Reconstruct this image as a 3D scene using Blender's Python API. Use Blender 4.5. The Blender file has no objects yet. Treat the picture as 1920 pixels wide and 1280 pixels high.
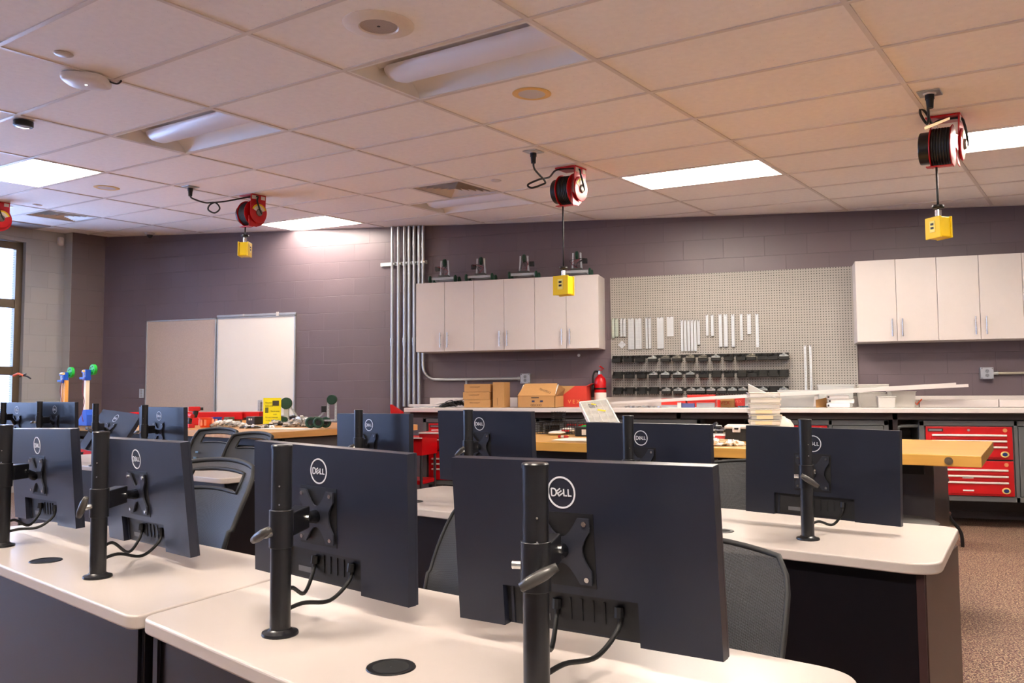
SKY, EXPO = 5.0, 1.95
import bpy, bmesh, math, random
from mathutils import Vector, Matrix
random.seed(7)
PI = math.pi
col = bpy.context.scene.collection
sc = bpy.context.scene

# ------------------------------------------------------------------ camera
FPX = 1535.0
YAW, PITCH, ROLL = -.3131, .0614, -.0062
CAM = Vector((0, 0, 1.2))
def cam_axes():
    cy, sy, cp, sp = math.cos(YAW), math.sin(YAW), math.cos(PITCH), math.sin(PITCH)
    fwd = Vector((sy*cp, cy*cp, sp)); right = Vector((cy, -sy, 0)); up = right.cross(fwd)
    cr, sr = math.cos(ROLL), math.sin(ROLL)
    return right*cr + up*sr, up*cr - right*sr, fwd
RT, UP, FW = cam_axes()
cd = bpy.data.cameras.new('camera'); cam = bpy.data.objects.new('camera', cd); col.objects.link(cam)
cd.sensor_width = 36; cd.sensor_fit = 'HORIZONTAL'; cd.lens = 36*FPX/1920; cd.clip_start = .02; cd.clip_end = 200
m = Matrix((RT, UP, -FW)).transposed().to_4x4(); m.translation = CAM; cam.matrix_world = m
sc.camera = cam

def ray(u, v): return FW + RT*((u-960)/FPX) + UP*((640-v)/FPX)
def at_z(u, v, z):
    d = ray(u, v); return CAM + d*((z-CAM.z)/d.z)
def at_y(u, v, y):
    d = ray(u, v); return CAM + d*((y-CAM.y)/d.y)
def at_d(u, v, d): return CAM + ray(u, v)*d
def depth(p): return (Vector(p)-CAM).dot(FW)
def on_line(u, v, p0, dr):                       # vertical plane through p0 along dr
    n = Vector((dr[1], -dr[0], 0)); d = ray(u, v)
    return CAM + d*((Vector(p0)-CAM).dot(n)/d.dot(n))

YW = 8.64                                        # the rear wall
GA = -.3177                                      # the desks, the ceiling grid and the side walls run along this angle
GX = Vector((math.cos(GA), math.sin(GA), 0)); GY = Vector((-math.sin(GA), math.cos(GA), 0))

# ------------------------------------------------------------------ materials
def S(r, g, b):
    def f(c):
        c /= 255.0
        return c/12.92 if c <= .04045 else ((c+.055)/1.055)**2.4
    return (f(r), f(g), f(b), 1)
MATS = {}
def M(name, c, rough=.5, metal=0, nz=.06, ns=25, bump=0, bs=120, emit=None, es=0, trans=0, alpha=1, coat=0):
    if name in MATS: return MATS[name]
    mt = bpy.data.materials.new(name); mt.use_nodes = True; nt = mt.node_tree; N, L = nt.nodes, nt.links
    b = N['Principled BSDF']
    tc = N.new('ShaderNodeTexCoord'); no = N.new('ShaderNodeTexNoise'); no.inputs['Scale'].default_value = ns; no.inputs['Detail'].default_value = 4
    L.new(tc.outputs['Object'], no.inputs['Vector'])
    mr = N.new('ShaderNodeMapRange'); mr.inputs['To Min'].default_value = 1-nz; mr.inputs['To Max'].default_value = 1+nz
    L.new(no.outputs['Fac'], mr.inputs['Value'])
    mx = N.new('ShaderNodeMix'); mx.data_type = 'RGBA'; mx.blend_type = 'MULTIPLY'; mx.inputs['Factor'].default_value = 1
    mx.inputs['A'].default_value = c; L.new(mr.outputs['Result'], mx.inputs['B']); L.new(mx.outputs['Result'], b.inputs['Base Color'])
    b.inputs['Roughness'].default_value = rough; b.inputs['Metallic'].default_value = metal
    if coat: b.inputs['Coat Weight'].default_value = coat
    if trans: b.inputs['Transmission Weight'].default_value = trans
    if alpha < 1: b.inputs['Alpha'].default_value = alpha
    if emit: b.inputs['Emission Color'].default_value = emit; b.inputs['Emission Strength'].default_value = es
    if bump:
        n2 = N.new('ShaderNodeTexNoise'); n2.inputs['Scale'].default_value = bs; L.new(tc.outputs['Object'], n2.inputs['Vector'])
        bp = N.new('ShaderNodeBump'); bp.inputs['Strength'].default_value = bump; bp.inputs['Distance'].default_value = .01
        L.new(n2.outputs['Fac'], bp.inputs['Height']); L.new(bp.outputs['Normal'], b.inputs['Normal'])
    MATS[name] = mt; return mt
def nodes(mt): return mt.node_tree.nodes, mt.node_tree.links, mt.node_tree.nodes['Principled BSDF']

def block_mat(name, c, c2, swap=False, zoff=0, xoff=0):
    """painted concrete blocks 16 x 8 inches, raked joints"""
    mt = M(name, c, .42, bump=0); N, L, b = nodes(mt)
    tc = N.new('ShaderNodeTexCoord'); sp = N.new('ShaderNodeSeparateXYZ'); L.new(tc.outputs['Object'], sp.inputs[0])
    cb = N.new('ShaderNodeCombineXYZ')
    ad = N.new('ShaderNodeMath'); ad.operation = 'ADD'; ad.inputs[1].default_value = xoff; L.new(sp.outputs[0], ad.inputs[0])
    az = N.new('ShaderNodeMath'); az.operation = 'ADD'; az.inputs[1].default_value = zoff; L.new(sp.outputs[2], az.inputs[0])
    L.new(ad.outputs[0], cb.inputs[0]); L.new(az.outputs[0], cb.inputs[1])
    br = N.new('ShaderNodeTexBrick'); br.inputs['Scale'].default_value = 1; br.inputs['Brick Width'].default_value = .4064
    br.inputs['Row Height'].default_value = .2032; br.inputs['Mortar Size'].default_value = .0032; br.inputs['Mortar Smooth'].default_value = .6
    br.inputs['Color1'].default_value = c; br.inputs['Color2'].default_value = c2; br.inputs['Mortar'].default_value = tuple(x*.84 for x in c[:3])+(1,)
    br.offset = .5; br.inputs['Bias'].default_value = -.2
    L.new(cb.outputs[0], br.inputs['Vector']); L.new(br.outputs['Color'], b.inputs['Base Color'])
    n2 = N.new('ShaderNodeTexNoise'); n2.inputs['Scale'].default_value = 90; n2.inputs['Detail'].default_value = 6; L.new(tc.outputs['Object'], n2.inputs['Vector'])
    mm = N.new('ShaderNodeMath'); mm.operation = 'MULTIPLY_ADD'; mm.inputs[1].default_value = -1.0
    ms = N.new('ShaderNodeMath'); ms.operation = 'MULTIPLY'; ms.inputs[1].default_value = .18; L.new(n2.outputs['Fac'], ms.inputs[0])
    L.new(br.outputs['Fac'], mm.inputs[0]); L.new(ms.outputs[0], mm.inputs[2])
    bp = N.new('ShaderNodeBump'); bp.inputs['Strength'].default_value = .55; bp.inputs['Distance'].default_value = .006
    L.new(mm.outputs[0], bp.inputs['Height']); L.new(bp.outputs['Normal'], b.inputs['Normal'])
    return mt

def dot_mat(name, c, dotc, pitch, rad, rough=.5, metal=0):
    """regular grid of round holes on x/z"""
    mt = M(name, c, rough, metal); N, L, b = nodes(mt)
    tc = N.new('ShaderNodeTexCoord'); sp = N.new('ShaderNodeSeparateXYZ'); L.new(tc.outputs['Object'], sp.inputs[0])
    def cellc(o):
        a = N.new('ShaderNodeMath'); a.operation = 'PINGPONG'; a.inputs[1].default_value = pitch/2; L.new(o, a.inputs[0])
        return a.outputs[0]
    cb = N.new('ShaderNodeCombineXYZ'); L.new(cellc(sp.outputs[0]), cb.inputs[0]); L.new(cellc(sp.outputs[2]), cb.inputs[1])
    ln = N.new('ShaderNodeVectorMath'); ln.operation = 'LENGTH'; L.new(cb.outputs[0], ln.inputs[0])
    lt = N.new('ShaderNodeMath'); lt.operation = 'LESS_THAN'; lt.inputs[1].default_value = rad; L.new(ln.outputs['Value'], lt.inputs[0])
    mx = N.new('ShaderNodeMix'); mx.data_type = 'RGBA'; L.new(lt.outputs[0], mx.inputs['Factor'])
    old = b.inputs['Base Color'].links[0].from_socket
    L.new(old, mx.inputs['A']); mx.inputs['B'].default_value = dotc; L.new(mx.outputs['Result'], b.inputs['Base Color'])
    return mt

# ------------------------------------------------------------------ mesh builder
class MB:
    def __init__(s): s.v = []; s.f = []; s.m = []
    def add(s, vs, fs, mi=0, T=None):
        o = len(s.v)
        s.v += [(T @ Vector(p)) if T is not None else Vector(p) for p in vs]
        s.f += [tuple(i+o for i in f) for f in fs]; s.m += [mi]*len(fs); return s
    def box(s, c, d, mi=0, T=None, rz=0, R=None):
        x, y, z = d[0]/2, d[1]/2, d[2]/2
        vs = [Vector((a*x, b*y, e*z)) for e in (-1, 1) for b in (-1, 1) for a in (-1, 1)]
        if R is None and rz: R = Matrix.Rotation(rz, 3, 'Z')
        if R is not None: vs = [R @ p for p in vs]
        vs = [p+Vector(c) for p in vs]
        return s.add(vs, [(0,2,3,1),(4,5,7,6),(0,1,5,4),(2,6,7,3),(0,4,6,2),(1,3,7,5)], mi, T)
    def hexa(s, p, mi=0, T=None):   # 8 corners: bottom ring 4, top ring 4
        return s.add(p, [(3,2,1,0),(4,5,6,7),(0,1,5,4),(1,2,6,5),(2,3,7,6),(3,0,4,7)], mi, T)
    def cyl(s, a, b, r, r2=None, n=16, mi=0, T=None, cap=True):
        a, b = Vector(a), Vector(b); r2 = r if r2 is None else r2
        d = (b-a).normalized(); x = d.orthogonal().normalized(); y = d.cross(x)
        vs = [a+(x*math.cos(t)+y*math.sin(t))*r for t in (2*PI*k/n for k in range(n))] + [b+(x*math.cos(t)+y*math.sin(t))*r2 for t in (2*PI*k/n for k in range(n))]
        fs = [(k, (k+1) % n, n+(k+1) % n, n+k) for k in range(n)]
        if cap: fs += [tuple(reversed(range(n))), tuple(range(n, 2*n))]
        return s.add(vs, fs, mi, T)
    def tube(s, pts, r, n=8, mi=0, T=None, closed=False):
        pts = [Vector(p) for p in pts]; k = len(pts); rings = []
        x = None
        for i, p in enumerate(pts):
            if closed: d = pts[(i+1) % k]-pts[i-1]
            else: d = pts[min(i+1, k-1)]-pts[max(i-1, 0)]
            d.normalize()
            if x is None: x = d.orthogonal().normalized()
            x = (x-d*x.dot(d)).normalized(); y = d.cross(x)
            rr = r[i] if isinstance(r, (list, tuple)) else r
            rings.append([p+(x*math.cos(t)+y*math.sin(t))*rr for t in (2*PI*q/n for q in range(n))])
        vs = [q for g in rings for q in g]; fs = []
        for i in range(k if closed else k-1):
            a, b = i*n, ((i+1) % k)*n
            fs += [(a+q, a+(q+1) % n, b+(q+1) % n, b+q) for q in range(n)]
        if not closed: fs += [tuple(reversed(range(n))), tuple(range((k-1)*n, k*n))]
        return s.add(vs, fs, mi, T)
    def prism(s, poly, z0, z1, mi=0, T=None):
        n = len(poly); vs = [(p[0], p[1], z0) for p in poly]+[(p[0], p[1], z1) for p in poly]
        return s.add(vs, [tuple(reversed(range(n))), tuple(range(n, 2*n))]+[(k, (k+1) % n, n+(k+1) % n, n+k) for k in range(n)], mi, T)
    def lathe(s, prof, n=24, mi=0, T=None, cap=True):
        vs = []; fs = []
        for r, z in prof: vs += [(r*math.cos(2*PI*k/n), r*math.sin(2*PI*k/n), z) for k in range(n)]
        for i in range(len(prof)-1):
            a, b = i*n, (i+1)*n; fs += [(a+k, a+(k+1) % n, b+(k+1) % n, b+k) for k in range(n)]
        if cap: fs += [tuple(reversed(range(n))), tuple(range((len(prof)-1)*n, len(prof)*n))]
        return s.add(vs, fs, mi, T)
    def ring(s, c, R, r, axis='Z', n=24, q=8, mi=0, T=None):
        pts = []
        for k in range(n):
            a = 2*PI*k/n; x, y = R*math.cos(a), R*math.sin(a)
            pts.append(Vector(c)+Vector({'Z': (x, y, 0), 'Y': (x, 0, y), 'X': (0, x, y)}[axis]))
        return s.tube(pts, r, q, mi, T, True)
    def ball(s, c, r, n=12, k=8, mi=0, T=None, sc3=(1, 1, 1)):
        prof = [(max(1e-4, math.sin(PI*i/k)), -math.cos(PI*i/k)) for i in range(k+1)]
        vs = []; fs = []
        for rr, z in prof: vs += [Vector(c)+Vector((rr*math.cos(2*PI*j/n)*r*sc3[0], rr*math.sin(2*PI*j/n)*r*sc3[1], z*r*sc3[2])) for j in range(n)]
        for i in range(k): fs += [(i*n+j, i*n+(j+1) % n, (i+1)*n+(j+1) % n, (i+1)*n+j) for j in range(n)]
        return s.add(vs, fs, mi, T)
    def quad(s, a, b, c, d, mi=0, T=None): return s.add([a, b, c, d], [(0, 1, 2, 3)], mi, T)
    def build(s, name, mats, parent=None, M4=None, bevel=0, smooth=None, seg=2):
        me = bpy.data.meshes.new(name)
        me.from_pydata([tuple(p) for p in s.v], [], s.f)
        if not isinstance(mats, (list, tuple)): mats = [mats]
        for x in mats: me.materials.append(x)
        for p, mi in zip(me.polygons, s.m): p.material_index = mi
        bm = bmesh.new(); bm.from_mesh(me); bmesh.ops.recalc_face_normals(bm, faces=bm.faces); bm.to_mesh(me); bm.free()
        o = bpy.data.objects.new(name, me); col.objects.link(o)
        if smooth is not None:
            for p in me.polygons: p.use_smooth = True
            if smooth < 3:
                try: me.set_sharp_from_angle(angle=smooth)
                except Exception: pass
        if bevel:
            bv = o.modifiers.new('bevel', 'BEVEL'); bv.width = bevel; bv.segments = seg; bv.limit_method = 'ANGLE'; bv.angle_limit = .6
        if parent is not None: o.parent = parent
        if M4 is not None: o.matrix_local = M4
        return o
def box(name, c, d, mat, parent=None, bevel=0, rz=0, R=None): return MB().box(c, d, rz=rz, R=R).build(name, mat, parent, bevel=bevel)

def tag(o, label, cat, group=None, kind=None):
    o['label'] = label; o['category'] = cat
    if group: o['group'] = group
    if kind: o['kind'] = kind
    return o
def thing(name, label, cat, loc=(0, 0, 0), rz=0, group=None, M4=None):
    o = bpy.data.objects.new(name, None); col.objects.link(o); o.empty_display_size = .05
    if M4 is not None: o.matrix_world = M4
    else: o.location = loc; o.rotation_euler = (0, 0, rz)
    return tag(o, label, cat, group)
def struct(o): o['kind'] = 'structure'; return o
def dup(r, label, M4=None, loc=None, rz=None, group=None):
    c = r.copy(); col.objects.link(c)
    if M4 is not None: c.matrix_world = M4
    if loc is not None: c.location = loc
    if rz is not None: c.rotation_euler = (0, 0, rz)
    c['label'] = label
    if group: c['group'] = group
    for ch in [x for x in bpy.data.objects if x.parent == r]:
        k = ch.copy(); col.objects.link(k); k.parent = c
        for g in [x for x in bpy.data.objects if x.parent == ch]:
            q = g.copy(); col.objects.link(q); q.parent = k
    return c
def frame(o, x, y, z):
    m = Matrix((Vector(x), Vector(y), Vector(z))).transposed().to_4x4(); m.translation = Vector(o); return m
def RZ(loc, a): return Matrix.Translation(Vector(loc)) @ Matrix.Rotation(a, 4, 'Z')
def text(name, body, size, mat, parent, M4, ext=.0006, align='CENTER', shear=0, spacing=1):
    cu = bpy.data.curves.new(name, 'FONT'); cu.body = body; cu.size = size; cu.extrude = ext; cu.align_x = align; cu.align_y = 'CENTER'; cu.shear = shear; cu.space_character = spacing
    t = bpy.data.objects.new(name, cu); col.objects.link(t)
    dg = bpy.context.evaluated_depsgraph_get(); me = bpy.data.meshes.new_from_object(t.evaluated_get(dg))
    bpy.data.objects.remove(t); me.materials.clear(); me.materials.append(mat)
    o = bpy.data.objects.new(name, me); col.objects.link(o)
    if parent is not None: o.parent = parent
    o.matrix_local = M4; return o
def face_y(x, y, z, s=1): # text matrix: reads along +x, up z, facing -y
    return Matrix.Translation((x, y, z)) @ Matrix.Rotation(PI/2, 4, 'X')
ORD = ['first', 'second', 'third', 'fourth', 'fifth', 'sixth', 'seventh', 'eighth', 'ninth', 'tenth', 'eleventh', 'twelfth', 'thirteenth', 'fourteenth', 'fifteenth', 'sixteenth']
def spline(pts, k=8):
    pts = [Vector(p) for p in pts]; out = []
    for i in range(len(pts)-1):
        p0, p1, p2, p3 = pts[max(i-1, 0)], pts[i], pts[i+1], pts[min(i+2, len(pts)-1)]
        for j in range(k):
            t = j/k
            out.append(.5*((2*p1)+(p2-p0)*t+(2*p0-5*p1+4*p2-p3)*t*t+(3*p1-p0-3*p2+p3)*t**3))
    out.append(pts[-1]); return out

# ---- common materials
m_white = M('white_laminate', S(216, 209, 206), .35, nz=.02)
m_grey = M('grey_painted_steel', S(96, 99, 100), .4, nz=.04)
m_dgrey = M('dark_grey_steel', S(50, 50, 54), .35)
m_black = M('black_plastic', S(17, 17, 19), .42)
m_blackm = M('black_metal', S(20, 20, 23), .3)
m_steel = M('galvanised_steel', S(190, 194, 196), .34, .8, nz=.04, ns=60)
m_chrome = M('bright_steel', S(205, 205, 205), .22, 1)
m_red = M('red_enamel', S(190, 2, 14), .38, nz=.03)
m_yellow = M('yellow_plastic', S(240, 205, 0), .4, nz=.03)
m_green = M('dark_green_plastic', S(16, 62, 44), .45)
m_wood = M('wood', S(214, 170, 104), .4)
m_card = M('cardboard', S(190, 143, 88), .75, nz=.05, ns=60)
m_card2 = M('cardboard_inside', S(150, 108, 64), .8)
m_ink = M('dark_ink', S(52, 44, 44), .6)
m_paper = M('paper_label', S(225, 222, 215), .6)
m_clear = M('clear_plastic', S(236, 238, 236), .15, alpha=.42, nz=.01)
m_frost = M('frosted_plastic', S(236, 234, 228), .35, alpha=.72, nz=.02)
m_rubber = M('black_rubber', S(13, 13, 14), .6)
# ------------------------------------------------------------------ the room
CO = Vector((2.3514, -3.2120, -2.9029))*-1; CN = Vector((.03667, -.03178, .99882)).normalized()
cex = (GX - CN*GX.dot(CN)).normalized(); cey = CN.cross(cex)
MC = frame(CO, cex, cey, CN)                     # the ceiling falls a little towards the right
CA, CB = 1.2192*.987, .6096*.987
MCi = MC.inverted()
def at_c(u, v):
    d = ray(u, v); return CAM + d*((CO-CAM).dot(CN)/d.dot(CN))
def cl(u, v): return MCi @ at_c(u, v)            # ceiling-local point under a pixel
C0 = Vector((-8.5, YW, 0))
P1 = on_line(132, 600, C0, GY); P1.z = 0          # outer corner of the pilaster
P2 = on_line(118, 600, P1, GX); P2.z = 0
XR = 4.9
R0 = Vector((XR, YW, 0))

m_wallb = block_mat('painted_block_purple', S(106, 92, 98), S(101, 88, 94), zoff=-.125, xoff=.13)
m_walls = block_mat('painted_block_brown', S(104, 88, 88), S(99, 84, 84), zoff=-.125)
m_wallw = block_mat('painted_block_grey', S(178, 176, 172), S(170, 169, 166), zoff=-.125)
# floor
mf = M('speckled_rubber_floor', S(120, 70, 66), .55); N, L, b = nodes(mf)
tc = N.new('ShaderNodeTexCoord')
base = S(66, 32, 39); mixes = base
prev = None
for scl, thr, c, seedoff in ((75, .60, S(148, 120, 100), 0), (95, .60, S(72, 44, 48), 7), (110, .58, S(102, 52, 56), 13), (130, .60, S(190, 168, 136), 21)):
    mp = N.new('ShaderNodeMapping'); mp.inputs['Location'].default_value = (seedoff, seedoff, 0); L.new(tc.outputs['Object'], mp.inputs['Vector'])
    no = N.new('ShaderNodeTexNoise'); no.inputs['Scale'].default_value = scl; no.inputs['Detail'].default_value = 1.5; no.inputs['Distortion'].default_value = .6; L.new(mp.outputs[0], no.inputs['Vector'])
    gt = N.new('ShaderNodeMapRange'); gt.inputs['From Min'].default_value = thr-.06; gt.inputs['From Max'].default_value = thr-.03; L.new(no.outputs['Fac'], gt.inputs['Value'])
    mx = N.new('ShaderNodeMix'); mx.data_type = 'RGBA'; L.new(gt.outputs['Result'], mx.inputs['Factor'])
    if prev is None: mx.inputs['A'].default_value = base
    else: L.new(prev, mx.inputs['A'])
    mx.inputs['B'].default_value = c; prev = mx.outputs['Result']
L.new(prev, b.inputs['Base Color'])

REAR = -3.2                                       # rear end of the room along GY
RC = R0 - GY*12.0; LC = P2 - GY*12.0
poly = [C0-GX*.0, R0, RC, LC, P2, P1]
struct(MB().prism([(p.x, p.y) for p in poly], -.12, 0).build('floor', mf))
WH = 3.6
def wall(name, a, c, mat, th=.2, side=1, z0=0, z1=WH, extra=()):
    """a straight wall from a to c, thickness to the outside, in its own frame (x along, z up)"""
    d = (c-a); ln = d.length; d.normalize(); o = Vector((d.y, -d.x, 0))*side
    F = frame(a, d, Vector((0, 0, 1)).cross(d), (0, 0, 1))
    y0 = th/2*(-side)
    mb = MB()
    if not extra: mb.box((ln/2, y0, (z0+z1)/2), (ln, th, z1-z0))
    else:
        xs = 0
        for (xa, xb, za, zb) in extra:
            if xa > xs: mb.box(((xs+xa)/2, y0, (z0+z1)/2), (xa-xs, th, z1-z0))
            mb.box(((xa+xb)/2, y0, (z0+za)/2), (xb-xa, th, za-z0)); mb.box(((xa+xb)/2, y0, (zb+z1)/2), (xb-xa, th, z1-zb)); xs = xb
        if ln > xs: mb.box(((xs+ln)/2, y0, (z0+z1)/2), (ln-xs, th, z1-z0))
    ob = mb.build(name, mat); ob.matrix_world = F
    return struct(ob), F
wall('wall_back', C0-Vector((.2, 0, 0)), R0+Vector((.2, 0, 0)), m_wallb, side=-1)
wall('wall_left_return', P1+GY*.0, C0, m_walls, side=-1)
wall('wall_left_jog', P2-GX*.18-GY*.003, P1-GX*.001-GY*.003, m_wallw, side=-1, th=.18)
# window wall, from the jog towards the rear of the room
pw = on_line(45, 600, P2, GY); W0 = (pw-P2).to_2d().length
ZS, ZH = .92, 3.12
openings = [(W0, W0+2.1, ZS, ZH), (W0+2.9, W0+5.0, ZS, 2.95), (W0+5.8, W0+7.9, ZS, 2.85)]
wl, WF = wall('wall_left', P2, LC, m_wallw, side=1, th=.24, extra=openings)
wall('wall_right', R0, RC, m_wallw, side=-1)
wall('wall_rear', RC, LC, m_wallw, side=-1)

struct(MB().prism([(p.x+(p.x-(-2))*.02, p.y+(p.y-3)*.02) for p in (C0-Vector((.3, 0, 0)), R0, RC, LC, P2)], WH, WH+.1).build('sky_block_roof', m_wallw))  # unseen slab added to keep sky light from leaking in above the ceiling
# ceiling tiles and grid (own frame), cut off at the walls
mt = M('fissured_ceiling_tile', S(249, 243, 238), .8); N, L, b = nodes(mt)
tc = N.new('ShaderNodeTexCoord'); vo = N.new('ShaderNodeTexVoronoi'); vo.inputs['Scale'].default_value = 45; L.new(tc.outputs['Object'], vo.inputs['Vector'])
no = N.new('ShaderNodeTexNoise'); no.inputs['Scale'].default_value = 3; L.new(tc.outputs['Object'], no.inputs['Vector'])
ad = N.new('ShaderNodeMath'); ad.operation = 'MULTIPLY_ADD'; ad.inputs[1].default_value = .12; ad.inputs[2].default_value = 0; L.new(no.outputs['Fac'], ad.inputs[0])
lt = N.new('ShaderNodeMath'); lt.operation = 'LESS_THAN'; L.new(vo.outputs['Distance'], lt.inputs[0]); L.new(ad.outputs[0], lt.inputs[1])
mx = N.new('ShaderNodeMix'); mx.data_type = 'RGBA'; L.new(lt.outputs[0], mx.inputs['Factor'])
old = b.inputs['Base Color'].links[0].from_socket; L.new(old, mx.inputs['A']); mx.inputs['B'].default_value = S(196, 186, 178); L.new(mx.outputs['Result'], b.inputs['Base Color'])
m_tile = mt
m_tbar = M('white_ceiling_grid', S(222, 212, 204), .4, nz=.02)
lit = [(-4, 1), (-4, 6), (0, 6), (2, 6), (2, 1)]
unlit = [(0, 1), (-2, 1), (-2, 6)]
behind = [(0, -4), (2, -4), (-4, -4)]  # unseen lights added to brighten the near desks and the left side
vents = [(-1.5, 5), (-5.5, 3)]
cut = {}
for c in lit+unlit+behind: cut[c] = 'all'
for i, j in vents: cut[(math.floor(i), j)] = 'right'
tile = MB(); bar = MB()
for i in range(-10, 8):
    for j in range(-9, 15):
        k = cut.get((i, j)); x0, x1, y0, y1 = i*CA, (i+1)*CA, j*CB, (j+1)*CB
        if k == 'all': continue
        if k == 'right': x1 = (i+.5)*CA
        tile.box(((x0+x1)/2, (y0+y1)/2, .0095), (x1-x0, y1-y0, .015))
for i in range(-10, 9): bar.box((i*CA, 3*CB, -.001), (.024, 24*CB, .006))
for j in range(-9, 16):
    bar.box((-1*CA, j*CB, -.0012), (18*CA, .024, .006))
for i, j in vents: bar.box((i*CA, (j+.5)*CB, -.001), (.024, CB, .006))
ceil = tile.build('ceiling', m_tile); grid = bar.build('ceiling_grid', m_tbar, ceil)
ceil.matrix_world = MC; struct(ceil); grid['kind'] = 'structure'
def clip(o):
    me = o.data; bm = bmesh.new(); bm.from_mesh(me); bm.transform(MC)
    for p, n in ((Vector((0, YW-.002, 0)), Vector((0, 1, 0))), (P2+GX*.002, -GX), (R0-GX*.002, GX), (RC+GY*.002, -GY)):
        bmesh.ops.bisect_plane(bm, geom=bm.verts[:]+bm.edges[:]+bm.faces[:], dist=1e-5, plane_co=p, plane_no=n, clear_outer=True)
    bm.transform(MCi); bm.to_mesh(me); bm.free()
clip(ceil); clip(grid)
def zc(x, y): return CO.z-((x-CO.x)*CN.x+(y-CO.y)*CN.y)/CN.z
a_, b_ = Vector((-8.46, YW-.014, 0)), Vector((XR-.02, YW-.014, 0)); a_.z = zc(a_.x, a_.y)-.002; b_.z = zc(b_.x, b_.y)-.002
e_ = (b_-a_); F_ = frame(a_, e_.normalized(), Vector((0, 1, 0)), e_.normalized().cross(Vector((0, 1, 0))))
tm = MB().box((e_.length/2, 0, 0), (e_.length, .024, .005)).build('trim_1', m_tbar); tm.matrix_world = F_; struct(tm)

# windows: bronze frame, panes, mini blinds behind the glass side
m_bronze = M('bronze_window_frame', S(104, 90, 70), .4, .3)
m_glass = bpy.data.materials.new('window_glass'); m_glass.use_nodes = True; nt = m_glass.node_tree; nt.nodes.clear()
o_ = nt.nodes.new('ShaderNodeOutputMaterial'); mxs = nt.nodes.new('ShaderNodeMixShader'); tr = nt.nodes.new('ShaderNodeBsdfTransparent'); gl = nt.nodes.new('ShaderNodeBsdfGlossy'); gl.inputs['Roughness'].default_value = .02
lw = nt.nodes.new('ShaderNodeFresnel'); lw.inputs['IOR'].default_value = 1.3
nt.links.new(lw.outputs[0], mxs.inputs[0]); nt.links.new(tr.outputs[0], mxs.inputs[1]); nt.links.new(gl.outputs[0], mxs.inputs[2]); nt.links.new(mxs.outputs[0], o_.inputs[0])
m_blind = M('white_blind_slats', S(225, 228, 232), .5, trans=0)
for w, (xa, xb, za, zb) in enumerate(openings):
    fr = MB(); y0 = -.13
    for x in (xa+.04, xb-.04): fr.box((x, y0, (za+zb)/2), (.08, .1, zb-za))
    for z in (za+.04, zb-.05): fr.box(((xa+xb)/2, y0, z), (xb-xa, .1, .09))
    for z in (1.50, 2.34): fr.box(((xa+xb)/2, y0, z), (xb-xa-.1, .07, .11))
    for x in ((xa*2+xb)/3, (xa+xb*2)/3): fr.box((x, y0, (za+zb)/2), (.06, .07, zb-za-.1))
    f = fr.build('window_%d' % (w+1), m_bronze, bevel=.004); f.matrix_world = WF; struct(f)
    g = MB().box(((xa+xb)/2, y0, (za+zb)/2), (xb-xa-.1, .006, zb-za-.12)).build('window_glass', m_glass, f); g['kind'] = 'structure'
    if w == 0:
        bl = MB(); z = za+.1
        while z < zb-.1:
            bl.box(((xa+xb)/2, y0-.03, z), (xb-xa-.14, .020, .0015), R=Matrix.Rotation(.45, 3, 'X')); z += .022
        bb = bl.build('window_blind', m_blind, f); bb['kind'] = 'structure'
    s_ = MB().box(((xa+xb)/2, -.06, za-.02), (xb-xa+.02, .18, .04)).build('window_sill', M('stone_sill', S(150, 148, 146), .5), f); s_['kind'] = 'structure'
# ------------------------------------------------------------------ ceiling fixtures (in the ceiling's own frame, w = down is negative)
m_lamp = M('troffer_lamp_basket', S(255, 250, 244), .4, nz=0, emit=(1, .90, .79, 1), es=22)
m_lampoff = M('troffer_basket_off', S(236, 234, 240), .35, nz=0)
m_refl = M('troffer_reflector', S(240, 236, 232), .4, nz=.01)
LAMP = {(-4, 6): 13, (2, 6): 17, (0, 6): 24}
def troffer(i, j, on, label, grp):
    t = thing('ceiling_light', label, 'ceiling light', group=grp, M4=MC @ Matrix.Translation(((i+.5)*CA, (j+.5)*CB, 0)))
    hx, hy = CA/2-.012, CB/2-.012
    f = MB()                                       # frame lip and end plates
    for s in (-1, 1):
        f.box((0, s*(hy-.008), -.001), (2*hx, .016, .004)); f.box((s*(hx-.008), 0, -.001), (.016, 2*hy, .004))
        f.box((s*(hx-.006), 0, .06), (.01, 2*hy, .12))
    f.build('light_frame', m_refl, t)
    prof = []                                      # two coves
    for s in (-1, 1):
        pts = [(s*(hy-.012), .0), (s*(hy-.03), .035), (s*(hy-.075), .07), (s*(hy-.13), .092), (s*.10, .10), (s*.06, .075)]
        mb = MB(); n = len(pts)
        vs = [(x, p[0], p[1]) for x in (-hx, hx) for p in pts]
        mb.add(vs, [(k, k+1, n+k+1, n+k) for k in range(n-1)])
        mb.build('reflector', m_refl, t, smooth=4)
    bk = MB(); n = 12; R = .105                    # the basket, half a cylinder with a bulging end
    vs = []
    for x, r in ((-hx+.05, .35), (-hx+.07, .75), (-hx+.12, 1), (hx-.02, 1)):
        vs += [(x, -R*r*math.cos(PI*k/n), .062-.062*r*math.sin(PI*k/n)) for k in range(n+1)]
    bk.add(vs, [(a*(n+1)+k, a*(n+1)+k+1, (a+1)*(n+1)+k+1, (a+1)*(n+1)+k) for a in range(3) for k in range(n)])
    bk.build('lamp_basket', M('troffer_lamp_basket_%d' % LAMP.get((i, j), 23), S(255, 250, 244), .4, nz=0, emit=(1, .90, .79, 1), es=LAMP.get((i, j), 23)) if on else m_lampoff, t, smooth=4)
    MB().box((0, 0, .125), (2*hx, 2*hy, .006)).build('housing', m_refl, t)
    return t
L_on = 'lit recessed ceiling light glowing white, '
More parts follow.
